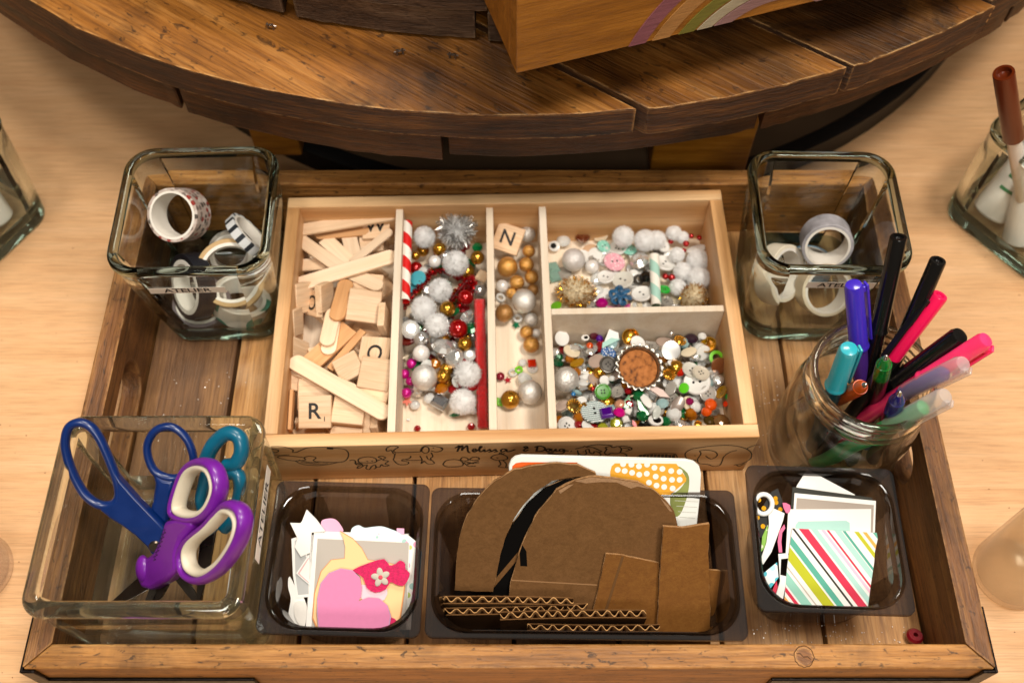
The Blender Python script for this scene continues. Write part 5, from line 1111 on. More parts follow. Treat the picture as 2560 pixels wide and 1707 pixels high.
for k in range(95):
    kd, mt, nm = rnd.choice([('bead', gold_b, 'gold bead'), ('bead', silver_b, 'silver bead'), ('gem', clear_g, 'clear gem'), ('bead', red_b, 'red bead'), ('gem8', ruby_g, 'ruby gem'), ('gem8', green_g, 'green gem'), ('gem', mirror, 'mirrored gem')])
    p = BM @ Vector((rnd.uniform(-5.7, -1.9), rnd.uniform(-3.4, 6.6), rnd.uniform(.8, 1.95)))
    o = link(NAMES[kd][0], mesh_of(kd, mt), None, p, (rnd.uniform(-.8, .8), rnd.uniform(-.8, .8), rnd.uniform(0, 6))); s_ = rnd.uniform(.3, .5); o.scale = (s_, s_, s_)
    tag(o, 'small ' + nm + ' low in the pompom compartment ' + ('near its front' if loc_box(p).y < -1.5 else 'near its middle' if loc_box(p).y < 2.5 else 'near its back') + (' on the left' if loc_box(p).x < -3.8 else ' on the right'), NAMES[kd][1], 'small pieces under the pompoms')

# ------------------------------------------------------------------ narrow compartment: pearls and gold balls
G3 = 'pieces in the narrow bead compartment'
tn = tile('tile lettered N at the back of the bead compartment', (735, 297), 1.9, (-.1, -.45, .88), -22, 'N', zE, 1.75, .45)
rows(zE, 106, [
 ('bead', 855, 265, 57, 1.6, silver_g, 'grey glitter ball in the back right of the bead compartment'), ('bead', 730, 476, 70, 1.6, gold_g, 'large gold glitter ball below the N tile'), ('bead', 865, 375, 43, 1.9, gold_g, 'upper small gold ball on the right'),
 ('bead', 850, 460, 51, 1.7, gold_g, 'gold ball right of the large gold glitter ball'), ('bead', 882, 540, 47, 1.5, gold_g, 'gold ball against the right divider'), ('bead', 790, 572, 49, 1.7, gold_g, 'gold ball in the middle of the cluster'),
 ('bead', 696, 595, 43, 1.4, pearl, 'white pearl by the left divider'), ('bead', 757, 640, 40, 1.3, gold_g, 'small gold ball half under the large silver ball'), ('ring', 685, 670, 32, 1.2, clear_g, 'clear ring bead under the white pearl', T(10, 20)),
 ('bead', 835, 690, 80, 1.9, silver_g, 'large silver glitter ball in the middle of the bead compartment'), ('bead', 710, 766, 60, 1.3, bronze, 'bronze ball by the left divider'), ('bead', 880, 806, 47, 1.2, silver_g, 'small silver ball by the right divider'),
 ('bead', 850, 886, 44, 1.1, gold_g, 'gold ball below the small silver ball'), ('bead', 880, 966, 53, 1.1, gold_g, 'lowest gold ball by the right divider'), ('bead', 912, 890, 28, 1.0, pearl, 'tiny pearl squeezed against the right divider'), ('bead', 890, 620, 40, 1.3, bronze, 'bronze ball half hidden by the large silver ball'),
 ('star', 785, 842, 30, .7, pm('green_star', '#0d7a52', .2, .5), 'green star sequin on the bare floor'), ('ring', 795, 800, 30, .8, clear_g, 'clear ring above the green star'), ('square', 885, 1080, 26, .8, pm('red_square_gem', '#d8300f', .12, .2, coat=.5), 'little red square gem by the right divider', T(0, 0, spin=5)),
 ('gem', 825, 1076, 28, .7, clear_g, 'clear gem beside the red square'), ('button2', 890, 1115, 34, .6, white_b, 'white button under the red square gem'), ('ring', 802, 1126, 26, .7, lime_p, 'green ring on the bare floor'), ('ring', 765, 1142, 28, .65, clear_g, 'clear ring beside the green ring'),
 ('bead', 685, 1166, 28, .75, pm('raspberry_bead', '#8c1a30', .2, .2, coat=.4), 'raspberry bead by the left divider'), ('star', 732, 1188, 26, .6, pm('red_star', '#b31226', .25, .3), 'red star sequin beside the raspberry bead'), ('bead', 872, 1265, 77, 1.2, silver_g, 'silver glitter ball at the front of the bead compartment'),
 ('cup', 838, 1190, 50, .8, clear_g, 'clear cup behind the front silver ball', T(20, 20)), ('bead', 748, 1312, 60, 1.0, gold_b, 'shiny plain gold ball at the front'), ('square', 680, 1326, 26, .65, lime_p, 'green square chip beside the shiny gold ball')], G3)

# ------------------------------------------------------------------ back right compartment: white pompoms and buttons
zF = zm(2.613, 1340, 500); G4 = 'pieces in the back right compartment'
for lab, x, y, r_, z in (('white pompom at the back, left of the pair', 570, 240, 74, 1.9), ('left pompom of the touching pair at the back', 712, 266, 76, 1.8), ('right pompom of the touching pair at the back', 788, 262, 66, 1.6), ('small white pompom in the back right corner', 900, 215, 54, 1.6), ('smallest white pompom in the back right corner', 958, 246, 44, 1.4),
                         ('white pompom left of the red beads', 920, 360, 54, 1.6), ('white pompom by the right wall', 1056, 395, 77, 1.5), ('white pompom beside the lower red beads', 955, 466, 62, 1.5), ('large white pompom by the right wall, lower one', 1062, 512, 78, 1.6), ('white pompom behind the gold tinsel one', 925, 570, 57, 1.4)):
    pom(lab, zF, (x, y), r_/108, z, POM[rnd.randrange(3)], False)
pom('gold tinsel pompom at the left of the button compartment', zF, (262, 600), 1.25, 1.25, TIN_G, False, sc3=(1.1, .95, .8))
pom('gold tinsel pompom in the right front corner', zF, (1030, 645), 1.1, 1.35, TIN_G, False, sc3=(1.1, .85, .9))
straw('short aqua and white striped paper straw standing among buttons', zF, (785, 690), (772, 362), 1.6, 1.9, .31, spiral('aqua_stripe', '#9fc7b8', '#e8e2d6', 60))
rows(zF, 108, [
 ('bead', 245, 392, 80, 1.25, pm('crackle_white', '#d5cfcb', .3, .3, bump=.8, bscale=700), 'large white crackle ball at the left'), ('bead', 365, 436, 49, 1.0, pearl, 'pearl bead right of the crackle ball'), ('heart', 305, 250, 56, 1.0, pm('brown_glass', '#6b2a0c', .1, .1, .2, coat=.6), 'brown heart shaped gem near the back', T(-20, 0, spin=0)), ('gem', 180, 264, 50, .9, clear_g, 'clear gem left of the brown heart'),
 ('eye', 120, 302, 38, .9, white_b, 'googly eye by the left divider', T(-15, 10)), ('oval', 1046, 322, 66, 1.5, white_b, 'white oval button by the right wall', T(-30, -15, sc3=(1, .7, 1))), ('flatbutton', 512, 405, 75, 1.25, pink_b, 'pink gingham button in the middle', T(-12, 0)), ('flatbutton', 442, 302, 48, 1.1, aqua_b, 'aqua gingham button near the back', T(-10, 10)),
 ('flatbutton', 610, 325, 52, 1.0, aqua_b, 'aqua gingham button half under the pompoms', T(-10, 10)), ('button', 422, 236, 52, .8, cream_b, 'cream button near the back wall', T(-20, 0)), ('button', 535, 312, 64, .95, white_b, 'white button under the back pompom', T(-12, 0)), ('button2', 455, 502, 60, 1.0, white_b, 'white button left of the grey white one', T(-14, 5)),
 ('button2', 567, 522, 73, 1.2, pm('grey_white_button', '#c9c5ba', .3, coat=.2), 'grey white two hole button in the middle front', T(-14, 0, spin=60)), ('button2', 690, 612, 70, 1.3, white_b, 'white two hole button left of the aqua straw', T(-16, 0, spin=40)), ('button2', 838, 412, 75, 1.25, white_b, 'big white button behind the aqua straw', T(-20, 0)), ('button', 830, 300, 50, 1.2, white_b, 'white button right of the pompom pair', T(-25, 10)),
 ('gem', 670, 392, 72, 1.35, mirror, 'mirrored grey gem in the centre', T(-22, 5)), ('button', 838, 584, 42, 1.4, bright_green, 'bright green button right of the aqua straw', T(-20, 10)), ('gem8', 430, 670, 44, 1.1, mag, 'magenta gem at the front by the gold tinsel', T(-10, 0)), ('gem8', 720, 500, 50, 1.2, black_g, 'black gem left of the aqua straw', T(-10, 0)),
 ('bead', 1015, 236, 18, 1.6, red_b, 'first small red bead in the back corner'), ('bead', 1066, 246, 19, 1.5, red_b, 'second small red bead in the back corner, rightmost'), ('bead', 882, 270, 20, 1.2, red_b, 'small red bead under the back corner pompom'), ('bead', 980, 286, 22, 1.5, red_b, 'small red bead above the right wall pompom'), ('bead', 886, 506, 25, 1.4, red_b, 'right red bead beside the aqua straw'), ('bead', 845, 500, 22, 1.3, red_b, 'left red bead beside the aqua straw'),
 ('bead', 965, 330, 18, 1.3, red_b, 'red bead between the right pompoms'), ('button', 655, 690, 42, 1.0, cream_b, 'cream button at the front divider', T(-20, 0)), ('disc', 515, 706, 52, .9, pink_d, 'pink disc at the front divider', T(-20, 0)), ('disc', 605, 708, 34, .8, pm('hot_pink_disc', '#d65a9a', .5), 'small hot pink disc at the front divider', T(-20, 0)), ('oval', 130, 692, 40, .9, lime_p, 'lime oval at the left front corner', T(-20, 20)),
 ('square', 112, 440, 42, .7, pm('aqua_clear', '#a9cfbf', .2, 0, .5), 'clear aqua square by the left divider', T(0, 15)), ('square', 120, 500, 40, .65, pm('aqua_clear', '#9cc7b6', .2, 0, .4), 'second clear aqua square below the first', T(0, 10)), ('ring', 668, 520, 36, 1.0, gray_b, 'grey ring left of the black gem', T(20, 30)), ('gem', 640, 480, 40, 1.0, white_b, 'white gem above the grey ring', T(0, 0)), ('button', 850, 660, 52, 1.0, clear_b, 'clear button in front of the green one', T(-20, 0)),
 ('cup', 830, 700, 34, .9, mirror, 'silver cap at the foot of the aqua straw', T(20, 0)), ('disc', 360, 340, 62, .6, pm('beige_disc', '#c79f7c', .5), 'beige disc below the brown heart', T(-5, 0)), ('disc', 180, 480, 55, .6, clear_b, 'clear disc in front of the crackle ball', T(-5, 0)), ('button', 765, 470, 44, .8, white_b, 'white button tucked behind the black gem', T(-5, 0))], G4)
# teal satin bow
bw = thing('satin_bow', 'crumpled teal satin bow at the front of the button compartment', 'bow', at(*zF(550, 632), 1.3))
tealm = pm('teal_satin', '#0b4f78', .35, sheen=.3, var=.4, vscale=200)
for a_ in (20, 75, 140, 200, 255, 320):
    P = [(0, 0, 0), (.25*math.cos(R(a_)), .25*math.sin(R(a_)), .28), (.62*math.cos(R(a_+15)), .62*math.sin(R(a_+15)), .2), (.5*math.cos(R(a_+45)), .5*math.sin(R(a_+45)), -.02), (.05, .05, 0)]
    MB().tube(smooth_loop([Vector(p) for p in P], 5, False), .14, 8, flat=.3, up=(0, 0, 1)).build('loop', tealm, bw, smooth=180)
for k in range(64):
    kd, mt, nm = rnd.choice([('button', white_b, 'white button'), ('disc', white_b, 'white disc'), ('button', clear_b, 'clear button'), ('gem', clear_g, 'clear gem'), ('disc', cream_b, 'cream disc')])
    p = BM @ Vector((rnd.uniform(4.6, 11.8), rnd.uniform(.9, 6.6), rnd.uniform(.58, .95)))
    o = link(NAMES[kd][0], mesh_of(kd, mt), None, p, (rnd.uniform(-.3, .3), rnd.uniform(-.3, .3), rnd.uniform(0, 6))); s_ = rnd.uniform(.35, .6); o.scale = (s_, s_, s_)
    tag(o, nm + ' lying low in the back right compartment ' + ('at the front' if loc_box(p).y < 3 else 'in the middle' if loc_box(p).y < 5 else 'at the back') + (' left of the straw' if loc_box(p).x < 8 else ' right of the straw'), NAMES[kd][1], 'buttons under the white pompoms')

# ------------------------------------------------------------------ front right compartment: heap of buttons and gems
zH = zm(4.9, 1360, 780); G5 = 'pieces in the button heap'
FIL = [('gem', clear_g, 'clear round gem'), ('disc', white_b, 'white disc'), ('gem', mirror, 'mirrored gem'), ('button', clear_b, 'clear button'), ('gem', clear_g, 'clear round gem'), ('button', white_b, 'white button'), ('button', clear_b, 'clear button'), ('gem8', green_g, 'green gem'), ('shard', green_g, 'green gem shard'), ('gem8', amber_g, 'amber gem'), ('disc', pinkgrey, 'pinkish grey disc'), ('gem', mirror, 'mirrored gem'), ('gem8', ruby_g, 'ruby gem'), ('disc', cream_b, 'cream disc'), ('cup', gold_b, 'gold bead cap'), ('bead', gold_b, 'gold bead'), ('shard', clear_g, 'clear shard'), ('disc', brown_d, 'brown disc'), ('gem', aqua_g, 'aqua gem'), ('gem', silver_b, 'silver gem'), ('square', white_b, 'white square chip')]
for k in range(299):
    kd, mt, nm = FIL[k % len(FIL)]
    lx, ly = rnd.uniform(2.95, 12.1), rnd.uniform(-7.3, -.7); zz = rnd.uniform(.65, 1.85)
    p = BM @ Vector((lx, ly, zz)); big = rnd.uniform(.28, .54)
    o = link(NAMES[kd][0], mesh_of(kd, mt), None, p, (rnd.gauss(0, .55), rnd.gauss(0, .55), rnd.uniform(0, 6))); o.scale = (big, big, big)
    cx_, cz_ = int((lx-2.95)/2.3), int((ly+7.3)/2.2)
    wh = [['at the front by the left divider', 'at the front near the striped button', 'at the front below the bottle cap', 'in the front right corner'], ['by the left divider below the glitter ball', 'left of the bottle cap', 'right of the bottle cap', 'by the right wall'], ['in the back left corner', 'behind the bottle cap on the left', 'behind the bottle cap on the right', 'in the back right corner']][min(2, cz_)][min(3, cx_)]
    tag(o, ('small ' if big < .37 else 'larger ') + nm + ' in the button heap ' + wh, NAMES[kd][1], 'loose pieces in the button heap')
rows(zH, 212, [
 ('disc', 220, 320, 98, 2.0, white_b, 'white disc at the back left of the button heap', T(-30, -8)), ('disc', 340, 480, 110, 1.9, cream_b, 'cream disc in front of the back white one', T(-25, -10)), ('eye', 505, 315, 52, 1.9, white_b, 'googly eye near the back of the button heap', T(-15, 5)), ('cup', 1060, 305, 108, 2.0, gold_b, 'gold cup at the back of the button heap', T(-25, 10)),
 ('disc', 1150, 380, 100, 2.15, pm('glossy_white', '#e8e6e2', .15, coat=.6), 'glossy white disc just above the bottle cap', T(-20, 0)), ('button', 1310, 420, 95, 1.9, clear_b, 'clear button right above the bottle cap', T(-25, -10)), ('flatbutton', 790, 500, 98, 1.95, bluedot, 'blue button with white dots left of the bottle cap', T(25, 0, sc3=(1, .7, 1))), ('disc', 640, 600, 102, 1.9, pinkgrey, 'pinkish disc with dark edge left of the grey button', T(-18, -12)),
 ('button', 785, 640, 108, 2.05, gray_b, 'dark grey button touching the bottle cap', T(-15, -20)), ('disc', 1490, 375, 122, 1.9, pinkgrey, 'big pinkish disc behind the silver one', T(-30, 5)), ('disc', 1555, 470, 120, 2.1, pm('satin_silver', '#c9c7c4', .3, .7), 'satin silver disc at the back right', T(-28, 5)), ('flower', 1668, 345, 85, 2.0, gold_b, 'gold flower charm behind the silver disc', T(-15, 10)),
 ('oval', 1775, 490, 92, 1.9, cream_b, 'cream oval right of the silver disc', T(-20, 15, sc3=(.8, 1.1, 1))), ('gem', 1805, 320, 92, 1.8, pm('dark_plum_gem', '#2a1526', .1, .2, coat=.6), 'dark plum gem by the back wall', T(-20, 0)), ('gem', 1940, 290, 58, 2.0, clear_g, 'clear gem at the back right corner', T(-10, 0)), ('cup', 2020, 410, 105, 1.9, amber_b, 'amber cup in the back right corner', T(-30, 0)),
 ('ring', 2110, 560, 92, 2.0, lime_p, 'lime ring by the right wall', T(-20, 0, sc3=(1, 1, .5))), ('disc', 2145, 655, 105, 2.1, copper, 'copper mirror disc by the right wall', T(-20, -40)), ('gem8', 1660, 720, 72, 1.9, pm('flame_red', '#c62008', .12, .1, .15, coat=.5), 'flame red gem right of the bottle cap', T(0, 20)), ('oval', 1592, 640, 88, 2.05, white_b, 'white oval above the flame red gem', T(-10, 5, sc3=(1, .55, 1))),
 ('flower', 1530, 765, 88, 2.0, gold_b, 'gold flower charm right of the bottle cap', T(-10, 10)), ('button2', 1800, 705, 115, 2.0, pm('grey_white_button', '#c9c5ba'), 'grey white button overlapping the biggest white one', T(-15, 5)), ('button2', 1872, 860, 168, 2.0, white_b, 'biggest white button at the right', T(-12, 0)), ('button', 1922, 745, 112, 2.25, pm('ivory_button', '#c5bba9', .25, coat=.4), 'ivory button lying on the biggest white one', T(-15, -8)),
 ('oval', 1715, 930, 66, 2.0, pm('lime_disc', '#5cc41e', .3, coat=.3), 'lime disc left of the biggest white button', T(10, -35)), ('oval', 1555, 935, 85, 2.0, clear_b, 'clear grey oval below the gold flower', T(-20, 20, sc3=(.8, 1.1, 1))), ('shard', 1420, 985, 130, 1.9, pm('pale_pink_chip', '#d9c0b6', .3), 'pale pink sliver under the bottle cap', T(0, 10, spin=-28)), ('button2', 2172, 980, 88, 2.1, amber_b, 'amber button by the right wall', T(-10, -35, sc3=(.75, 1.2, 1))),
 ('gem', 2125, 830, 80, 2.0, mirror, 'mirrored gem by the right wall', T(-15, -10)), ('button', 2010, 1000, 104, 2.0, clear_b, 'clear button below the biggest white one', T(-15, -8)), ('gem', 2045, 1130, 78, 2.05, orange_g, 'bright orange gem near the right wall', T(-15, 0)), ('gem', 1990, 1215, 66, 1.9, orange_g, 'orange gem just below the bright one', T(-10, 0)),
 ('oval', 2222, 1125, 48, 1.9, pm('vermilion', '#e03a10', .25, coat=.4), 'vermilion oval at the right wall', T(0, -20, sc3=(1, .6, 1))), ('disc', 1638, 1135, 118, 2.15, brown_d, 'dull brown disc in the lower middle', T(-10, 15, sc3=(1, .65, 1))), ('gem', 1450, 1112, 80, 2.0, aqua_g, 'pale aqua gem in the lower middle', T(-15, 0)), ('oval', 1250, 1090, 118, 2.05, white_b, 'long white oval below the bottle cap', T(0, 10, spin=115, sc3=(1, .42, 1))),
 ('shard', 1020, 1100, 100, 1.9, green_g, 'green shard below the bottle cap', T(0, 0, spin=75)), ('shard', 1200, 1175, 120, 1.9, green_g, 'green shard beside the long white oval', T(0, 0, spin=115)), ('gem8', 1205, 1265, 80, 1.8, green_g, 'green gem at the front middle', T(-10, 0)), ('gem8', 1490, 1335, 70, 1.8, green_g, 'green gem at the front, right of the eye', T(-10, 0)),
 ('oval', 1380, 1230, 95, 2.0, pm('milky_disc', '#cfd2c9', .2, 0, .3, coat=.3), 'milky oval in the lower middle', T(-10, 0, sc3=(1, .5, 1))), ('gem', 1590, 1245, 95, 1.95, clear_g, 'large clear gem below the brown disc', T(-15, 0)), ('gem8', 1792, 1230, 70, 1.9, amber_g, 'amber gem in the lower right', T(-10, 0)), ('gem8', 1782, 1090, 56, 1.9, pm('raspberry_gem', '#8f1450', .1, .1, .2, coat=.5), 'raspberry gem in the lower right', T(-10, 0)),
 ('eye', 1370, 1325, 92, 1.9, white_b, 'larger googly eye at the front', T(-20, 0)), ('gem', 1680, 1380, 84, 1.8, mirror, 'mirrored gem at the front right', T(-20, 0)), ('cup', 1885, 1375, 48, 1.8, gold_b, 'gold cup at the front right', T(-20, 0)), ('gem', 2185, 1340, 112, 1.85, pm('smoky_amber_gem', '#8a6438', .1, .2, .3, coat=.5), 'smoky amber gem in the front right corner', T(-15, 0)),
 ('gem', 2030, 1325, 80, 1.75, pm('dark_amber_gem', '#4e3a12', .1, .3, coat=.5), 'dark amber gem at the front right', T(-10, 0)), ('square', 768, 1230, 78, 2.3, purple_g, 'purple square gem on the striped button', T(-18, -6, spin=8)), ('gem', 925, 1222, 76, 2.15, pm('hot_magenta_gem', '#d10a80', .1, .1, .15, coat=.6), 'hot magenta gem touching the purple square', T(-15, 0)), ('gem8', 885, 1365, 78, 2.0, yg_g, 'yellow green gem below the purple square', T(-15, 0)),
 ('gem8', 715, 1412, 68, 1.9, yg_g, 'yellow green gem at the front edge', T(-15, 0)), ('flatbutton', 620, 1222, 170, 2.0, striped, 'big black and white striped button', T(-14, 0, spin=8)), ('button', 722, 975, 104, 2.15, green_b, 'leaf green four hole button', T(-12, 0)), ('button2', 898, 975, 90, 2.1, clear_b, 'clear button right of the leaf green one', T(-20, -12, sc3=(.85, 1.1, 1))),
 ('flower', 370, 1150, 102, 2.0, pm('pale_gold', '#bd9a52', .2, 1), 'pale gold flower charm at the left', T(-15, 0)), ('oval', 220, 1148, 108, 1.95, pinkgrey, 'pinkish oval by the left divider', T(-10, 10, spin=40, sc3=(1, .6, 1))), ('button', 280, 1392, 118, 1.8, white_b, 'white button in the front left corner', T(-20, 0)), ('disc', 536, 1388, 77, 1.9, white_b, 'small white disc at the front edge', T(-15, 0)),
 ('gem8', 425, 1290, 72, 1.9, amber_g, 'amber gem left of the striped button', T(-10, 0)), ('gem8', 425, 1372, 58, 1.8, ruby_g, 'ruby gem at the front left', T(-10, 0)), ('gem8', 185, 1312, 58, 1.8, amber_g, 'amber gem by the left divider', T(-10, 0)), ('gem', 925, 1122, 66, 2.0, pm('peach_gem', '#d89c7c', .1, .2, .2, coat=.5), 'peach gem above the magenta one', T(-15, 0)),
 ('bead', 270, 825, 160, 2.1, silver_g, 'large silver glitter ball at the left of the button heap'), ('gem', 165, 612, 82, 1.8, pm('deep_green_gem', '#084c2c', .1, .1, coat=.6), 'deep green gem by the left divider', T(-20, 20)), ('oval', 405, 622, 98, 1.9, amber_b, 'amber oval above the glitter ball', T(-15, 0, spin=30, sc3=(1, .6, 1))), ('gem', 135, 495, 64, 1.8, mirror, 'mirrored gem in the back left', T(-15, 20)),
 ('gem8', 560, 405, 46, 1.9, orange_g, 'small orange gem near the back', T(0, 0)), ('bead', 600, 940, 32, 2.0, red_b, 'small red bead left of the leaf green button'), ('square', 470, 915, 52, 1.9, mirror, 'square mirror chip right of the glitter ball', T(-20, 10, spin=20)), ('oval', 1230, 1395, 78, 1.85, black_g, 'black oval at the front edge', T(-20, 0)), ('gem', 1020, 1400, 66, 1.8, silver_b, 'silver gem at the front edge', T(-15, 0)),
 ('square', 1000, 1310, 42, 1.95, white_b, 'lower white square chip right of the yellow green gem', T(-10, 0, spin=15)), ('square', 1030, 1210, 42, 1.95, white_b, 'upper white square chip right of the magenta gem', T(-10, 0, spin=-25)), ('shard', 1105, 1372, 60, 1.9, pm('crimson_chip', '#c40f2a', .2, coat=.4), 'crimson chip at the front edge', T(0, 0, spin=110)), ('button', 820, 420, 110, 1.7, clear_b, 'clear button behind the blue dotted one', T(-25, 0)),
 ('gem8', 610, 290, 60, 1.8, pm('wine_gem', '#4d0a1c', .1, .1, coat=.6), 'wine red gem at the back', T(-15, 0)), ('gem8', 680, 320, 50, 1.8, purple_g, 'small purple gem at the back', T(-15, 0)), ('bead', 1560, 262, 34, 2.1, silver_b, 'small silver bead at the back wall'), ('gem', 570, 480, 62, 2.0, mirror, 'mirrored gem above the pinkish disc', T(-20, 0)), ('gem8', 1030, 960, 50, 1.9, ruby_g, 'ruby gem under the bottle cap', T(0, 0)),
 ('disc', 740, 840, 66, 1.9, white_b, 'small white disc left below the bottle cap', T(-25, 20)), ('gem8', 830, 810, 44, 2.0, clear_g, 'clear gem left below the bottle cap', T(-10, 0)), ('oval', 2255, 1030, 40, 1.8, bright_green, 'green oval squeezed against the right wall', T(0, -60)), ('shard', 430, 420, 70, 1.7, aqua_g, 'aqua sliver at the back', T(0, 0, spin=-20)), ('gem8', 360, 1000, 30, 1.8, pm('blue_chip', '#1c6fa8', .2, coat=.4), 'tiny blue chip below the glitter ball', T(0, 0))], G5)
wg = at(*zH(800, 320), 2.1)
ws_ = thing('straw_piece', 'flattened aqua and white straw end at the back of the button heap', 'straw', wg, basis((.1, -.35, .93), (.9, .4, 0)))
MB().prism([(-.62, -.35), (.5, -.28), (.62, .1), (.2, .5)], 0, .06).build('white_band', white_paper, ws_); MB().prism([(-.66, -.4), (.58, -.3), (.1, -.02), (-.5, -.1)], .062, .09).build('aqua_band', aqua_paper, ws_)
# crown cap with cork
bcn = Vector((.12, -.22, .97)); bc0 = at(*zH(1155, 690), 2.35)
bcp = thing('bottle_cap', 'crimped metal bottle cap lined with brown cork', 'bottle cap', bc0, basis(bcn, (1, 0, 0)))
m = MB(); loops = []
for rr0, zz, amp in ((1.08, -.28, 0), (1.15, -.1, 0), (1.2, .1, .02), (1.3, .28, .06), (1.36, .34, .075), (1.28, .36, .06), (1.17, .25, .0), (1.15, -.05, 0)):
    loops.append([((rr0 + amp*math.cos(21*2*math.pi*i/168))*math.cos(2*math.pi*i/168), (rr0 + amp*math.cos(21*2*math.pi*i/168))*math.sin(2*math.pi*i/168), zz) for i in range(168)])
m.loft(loops, True, False); m.build('crimped_rim', pm('cap_metal', '#a29b90', .32, .95, var=.2, vscale=200), bcp, smooth=60)
m, nt, b = newmat('cork'); N = nt.nodes.new; L = nt.links.new; tc = N('ShaderNodeTexCoord'); nz = N('ShaderNodeTexNoise'); nz.inputs['Scale'].default_value = 320; nz.inputs['Detail'].default_value = 4; L(tc.outputs['Object'], nz.inputs[0])
rp = N('ShaderNodeValToRGB'); e = rp.color_ramp.elements; e[0].position = .32; e[0].color = hexc('#4a2408'); e[1].position = .66; e[1].color = hexc('#b56f35'); k = e.new(.45); k.color = hexc('#9a5a22'); L(nz.outputs[0], rp.inputs[0]); L(rp.outputs[0], b.inputs['Base Color']); b.inputs['Roughness'].default_value = .8
bp = N('ShaderNodeBump'); bp.inputs['Strength'].default_value = .5; bp.inputs['Distance'].default_value = .001; L(nz.outputs[0], bp.inputs['Height']); L(bp.outputs[0], b.inputs['Normal']); MATS['cork'] = m
MB().lathe([(.001, -.04), (1.12, -.04), (1.12, .02), (1.06, .05), (.001, .06)], 48).build('cork_liner', m, bcp)

# ------------------------------------------------------------------ loose things on tray and table
p = at(2287, 1590, .35); tag(link('bead', MB().lathe([(.12, -.24), (.34, -.24), (.44, -.1), (.44, .1), (.34, .24), (.12, .24), (.1, 0)], 24, wrap=True).mesh('bead', pm('cranberry_bead', '#7d0f1c', .25, coat=.5)), None, (p.x, p.y, .3), (R(-12), 0, 0)), 'cranberry red bead lying loose in the front right of the tray', 'bead')
m = MB(); rg = random.Random(12)
for k in range(260):
    x, y = (rg.uniform(12.5, 21), rg.uniform(12.3, 14.2)) if k < 110 else ((rg.uniform(13.6, 16), rg.uniform(22, 30)) if k < 170 else ((rg.uniform(-5.8, 2.0), rg.uniform(23.8, 27.5)) if k < 220 else (rg.uniform(-21, -13), rg.uniform(22.5, 30))))
    z = .05 if k < 170 or k >= 220 else .47; s_ = rg.uniform(.014, .032); M_ = Matrix.Translation((x, y, z)) @ Matrix.Rotation(rg.uniform(0, 6), 4, 'Z') @ Matrix.Rotation(rg.uniform(-.5, .5), 4, 'X')
    m.add([(-s_, -s_, 0), (s_, -s_, 0), (s_, s_, 0), (-s_, s_, 0)], [(0, 1, 2, 3)], M_)
tag(m.build('glitter', pm('glitter_flake', '#f4f0e8', .35, .3), None, smooth=0), 'loose silver glitter flakes scattered over the tray floor', 'glitter', kind='stuff')

# side jars on the table
side_glass = jar_glass
JL = square_jar('glass_jar', 'square glass jar of small glue bottles at the left edge', 'jar', (-36.6, 41.0), -1.28, 9.0, 4.6, 4.1, R(-32), mat=side_glass)
JR = square_jar('glass_jar', 'square glass jar of glue bottles and a brown marker at the right', 'jar', (34.6, 41.7), -1.28, 8.2, 4.25, 4.1, R(38), mat=side_glass)
wall_label(JL, 4.6, 4.1, 9.0, 7.2, 1.2, 4.2, .75, .7, 'ATELIER')
wp = pm('white_bottle_plastic', '#ddd6cc', .4, coat=.2, var=.04)
def bottle(label, c, n, h, r, capm, mark=None, ca=0):
    t = thing('glue_bottle', label, 'bottle', c, basis(n, (1, 0, 0)), 'small bottles in the side jars')
    MB().lathe([(.001, .06), (r-.12, 0), (r, .15), (r, h*.72), (r*.85, h*.8), (r*.45, h*.84)], 28).build('bottle_body', wp, t)
    MB().lathe([(r*.5, h*.83), (r*.52, h*.84), (r*.45, h), (r*.3, h+.02), (.001, h+.03)], 20).build('cap', capm, t)
    if mark:
        for k in range(3):
            MB().box(-.32+.05*k, .32-.05*k, -.004, .004, -.11, .11).build('printed_mark', mark, t, (0, -(r+.012), h*(.3+.13*k)), (0, 0, 0)) if False else MB().loft([[( (r+.01)*math.sin(a_), -(r+.01)*math.cos(a_), z) for a_ in [R(ca-24+8*i) for i in range(7)]] for z in (h*(.3+.13*k), h*(.3+.13*k)+.24)]).build('printed_mark', mark, t)
            t.children[-1].data.polygons[6].select = False
    return t
grn = pm('green_print', '#1d7a4e', .5); plum = pm('plum_cap', '#3c2650', .4); browncap = pm('brown_cap', '#4b2110', .35, coat=.2)
bottle('white bottle with green print leaning in the right jar', (31.9, 41.6, -.4), (.35, .3, .89), 7.0, 1.25, browncap, grn, -40)
bottle('white bottle with plum collar in the right jar', (33.3, 39.4, -.4), (-.1, .35, .93), 5.2, 1.05, plum)
bottle('white bottle with brown label band in the right jar', (35.6, 41.0, -.4), (.1, .1, .99), 6.8, 1.2, browncap, pm('brown_label', '#4a2b1c', .5), 0)
bottle('white bottle with plum label leaning in the left jar', (-34.2, 41.0, -.4), (-.2, .25, .94), 6.0, 1.15, wp, pm('plum_print', '#5c2f45', .5), 20)
bottle('plain white bottle against the left jar corner', (-35.4, 39.0, -.4), (.12, .3, .94), 5.0, 1.1, wp)
bottle('tall white bottle at the back of the left jar', (-36.8, 42.6, -.4), (.05, -.1, .99), 7.2, 1.2, plum)
T_ = at(2509, 182, 13.2); Bm = at(2534, 345, 8.2); d = T_ - Bm; ln = d.length
mk = thing('marker', 'thick brown capped marker sticking out of the right jar', 'marker', Bm, basis(d, (1, 0, 0)))
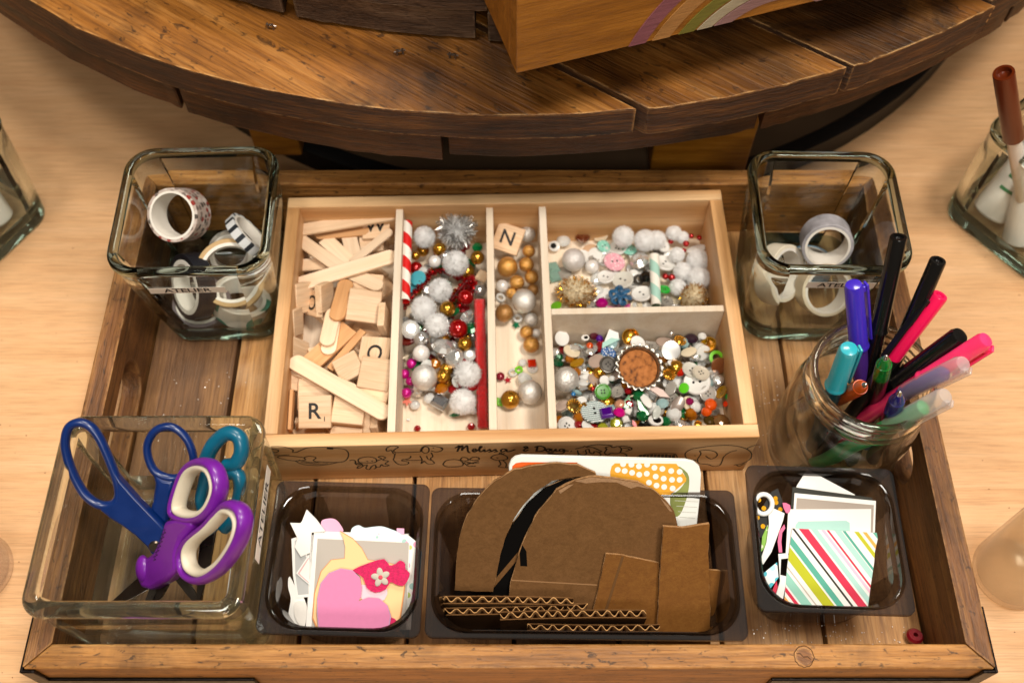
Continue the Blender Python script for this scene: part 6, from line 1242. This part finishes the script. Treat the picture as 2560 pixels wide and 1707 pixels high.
bm_ = pm('brown_marker_plastic', '#5a1f06', .3, coat=.3)
MB().lathe([(.54, 0), (.6, .05), (.58, ln-.05), (.56, ln), (.42, ln), (.38, ln-.3), (.001, ln-.35)], 28).build('cap', bm_, mk); MB().lathe([(.3, -8), (.42, -7.8), (.43, -.02), (.001, -.01)], 24).build('barrel', wp, mk)
def round_bottle(label, c, r, h, mat, inner):
    t = thing('round_bottle', label, 'bottle', (c[0], c[1], -1.28))
    MB().lathe([(.001, .0), (r-.4, .0), (r-.1, .1), (r, .4), (r, h-1), (r-.3, h-.3), (r*.6, h), (r*.6, h+.6), (r*.5, h+.6), (r*.5, h-.1), (r-.4, h-.5), (r-.15, h-1), (r-.15, .55), (r-.4, .3), (.001, .3)], 48).build('bottle_wall', mat, t, smooth=60)
    return t
round_bottle('cream coloured frosted bottle at the right edge of the table', (27.6, 17.3), 2.1, 9, sheetglass('frosted_amber', (.985, .945, .87, 1), .15, 1.4, (.95, .80, .58, 1), .2), soft('honey_filling', '#f0c284', .7, .3, (1, .9, .7, 1), 0))
MB().box(-.5, .5, -.006, .006, -1.4, 1.4).build('dark_label', pm('dark_brown_label', '#3a2014', .6), bpy.data.objects['round_bottle'], (1.4, -1.62, 3.0), (0, 0, R(40)), bevel=.0)
round_bottle('blush coloured clear bottle at the lower left edge of the table', (-29.75, 17.4), 2.1, 9, sheetglass('frosted_blush', (.99, .965, .94, 1), .1, 1.4, (.95, .8, .7, 1), .05), soft('blush_filling', '#f0cdb0', .7, .5, (1, .95, .9, 1), 0))
m = MB(); rg = random.Random(31)
for k in range(130):
    sd = rg.random(); x, y = (rg.uniform(-40, -24.2), rg.uniform(10, 40)) if sd < .5 else (rg.uniform(24.2, 40), rg.uniform(10, 40)); s_ = rg.uniform(.015, .05)
    m.ball((x, y, -1.3 + s_*.5), s_, 6, 4, (1, rg.uniform(.5, 1.2), .6))
tag(m.build('crumbs', pm('dark_crumb', '#8a5f3c', .9), None), 'tiny crumbs and specks scattered on the pale table', 'crumbs', kind='stuff')
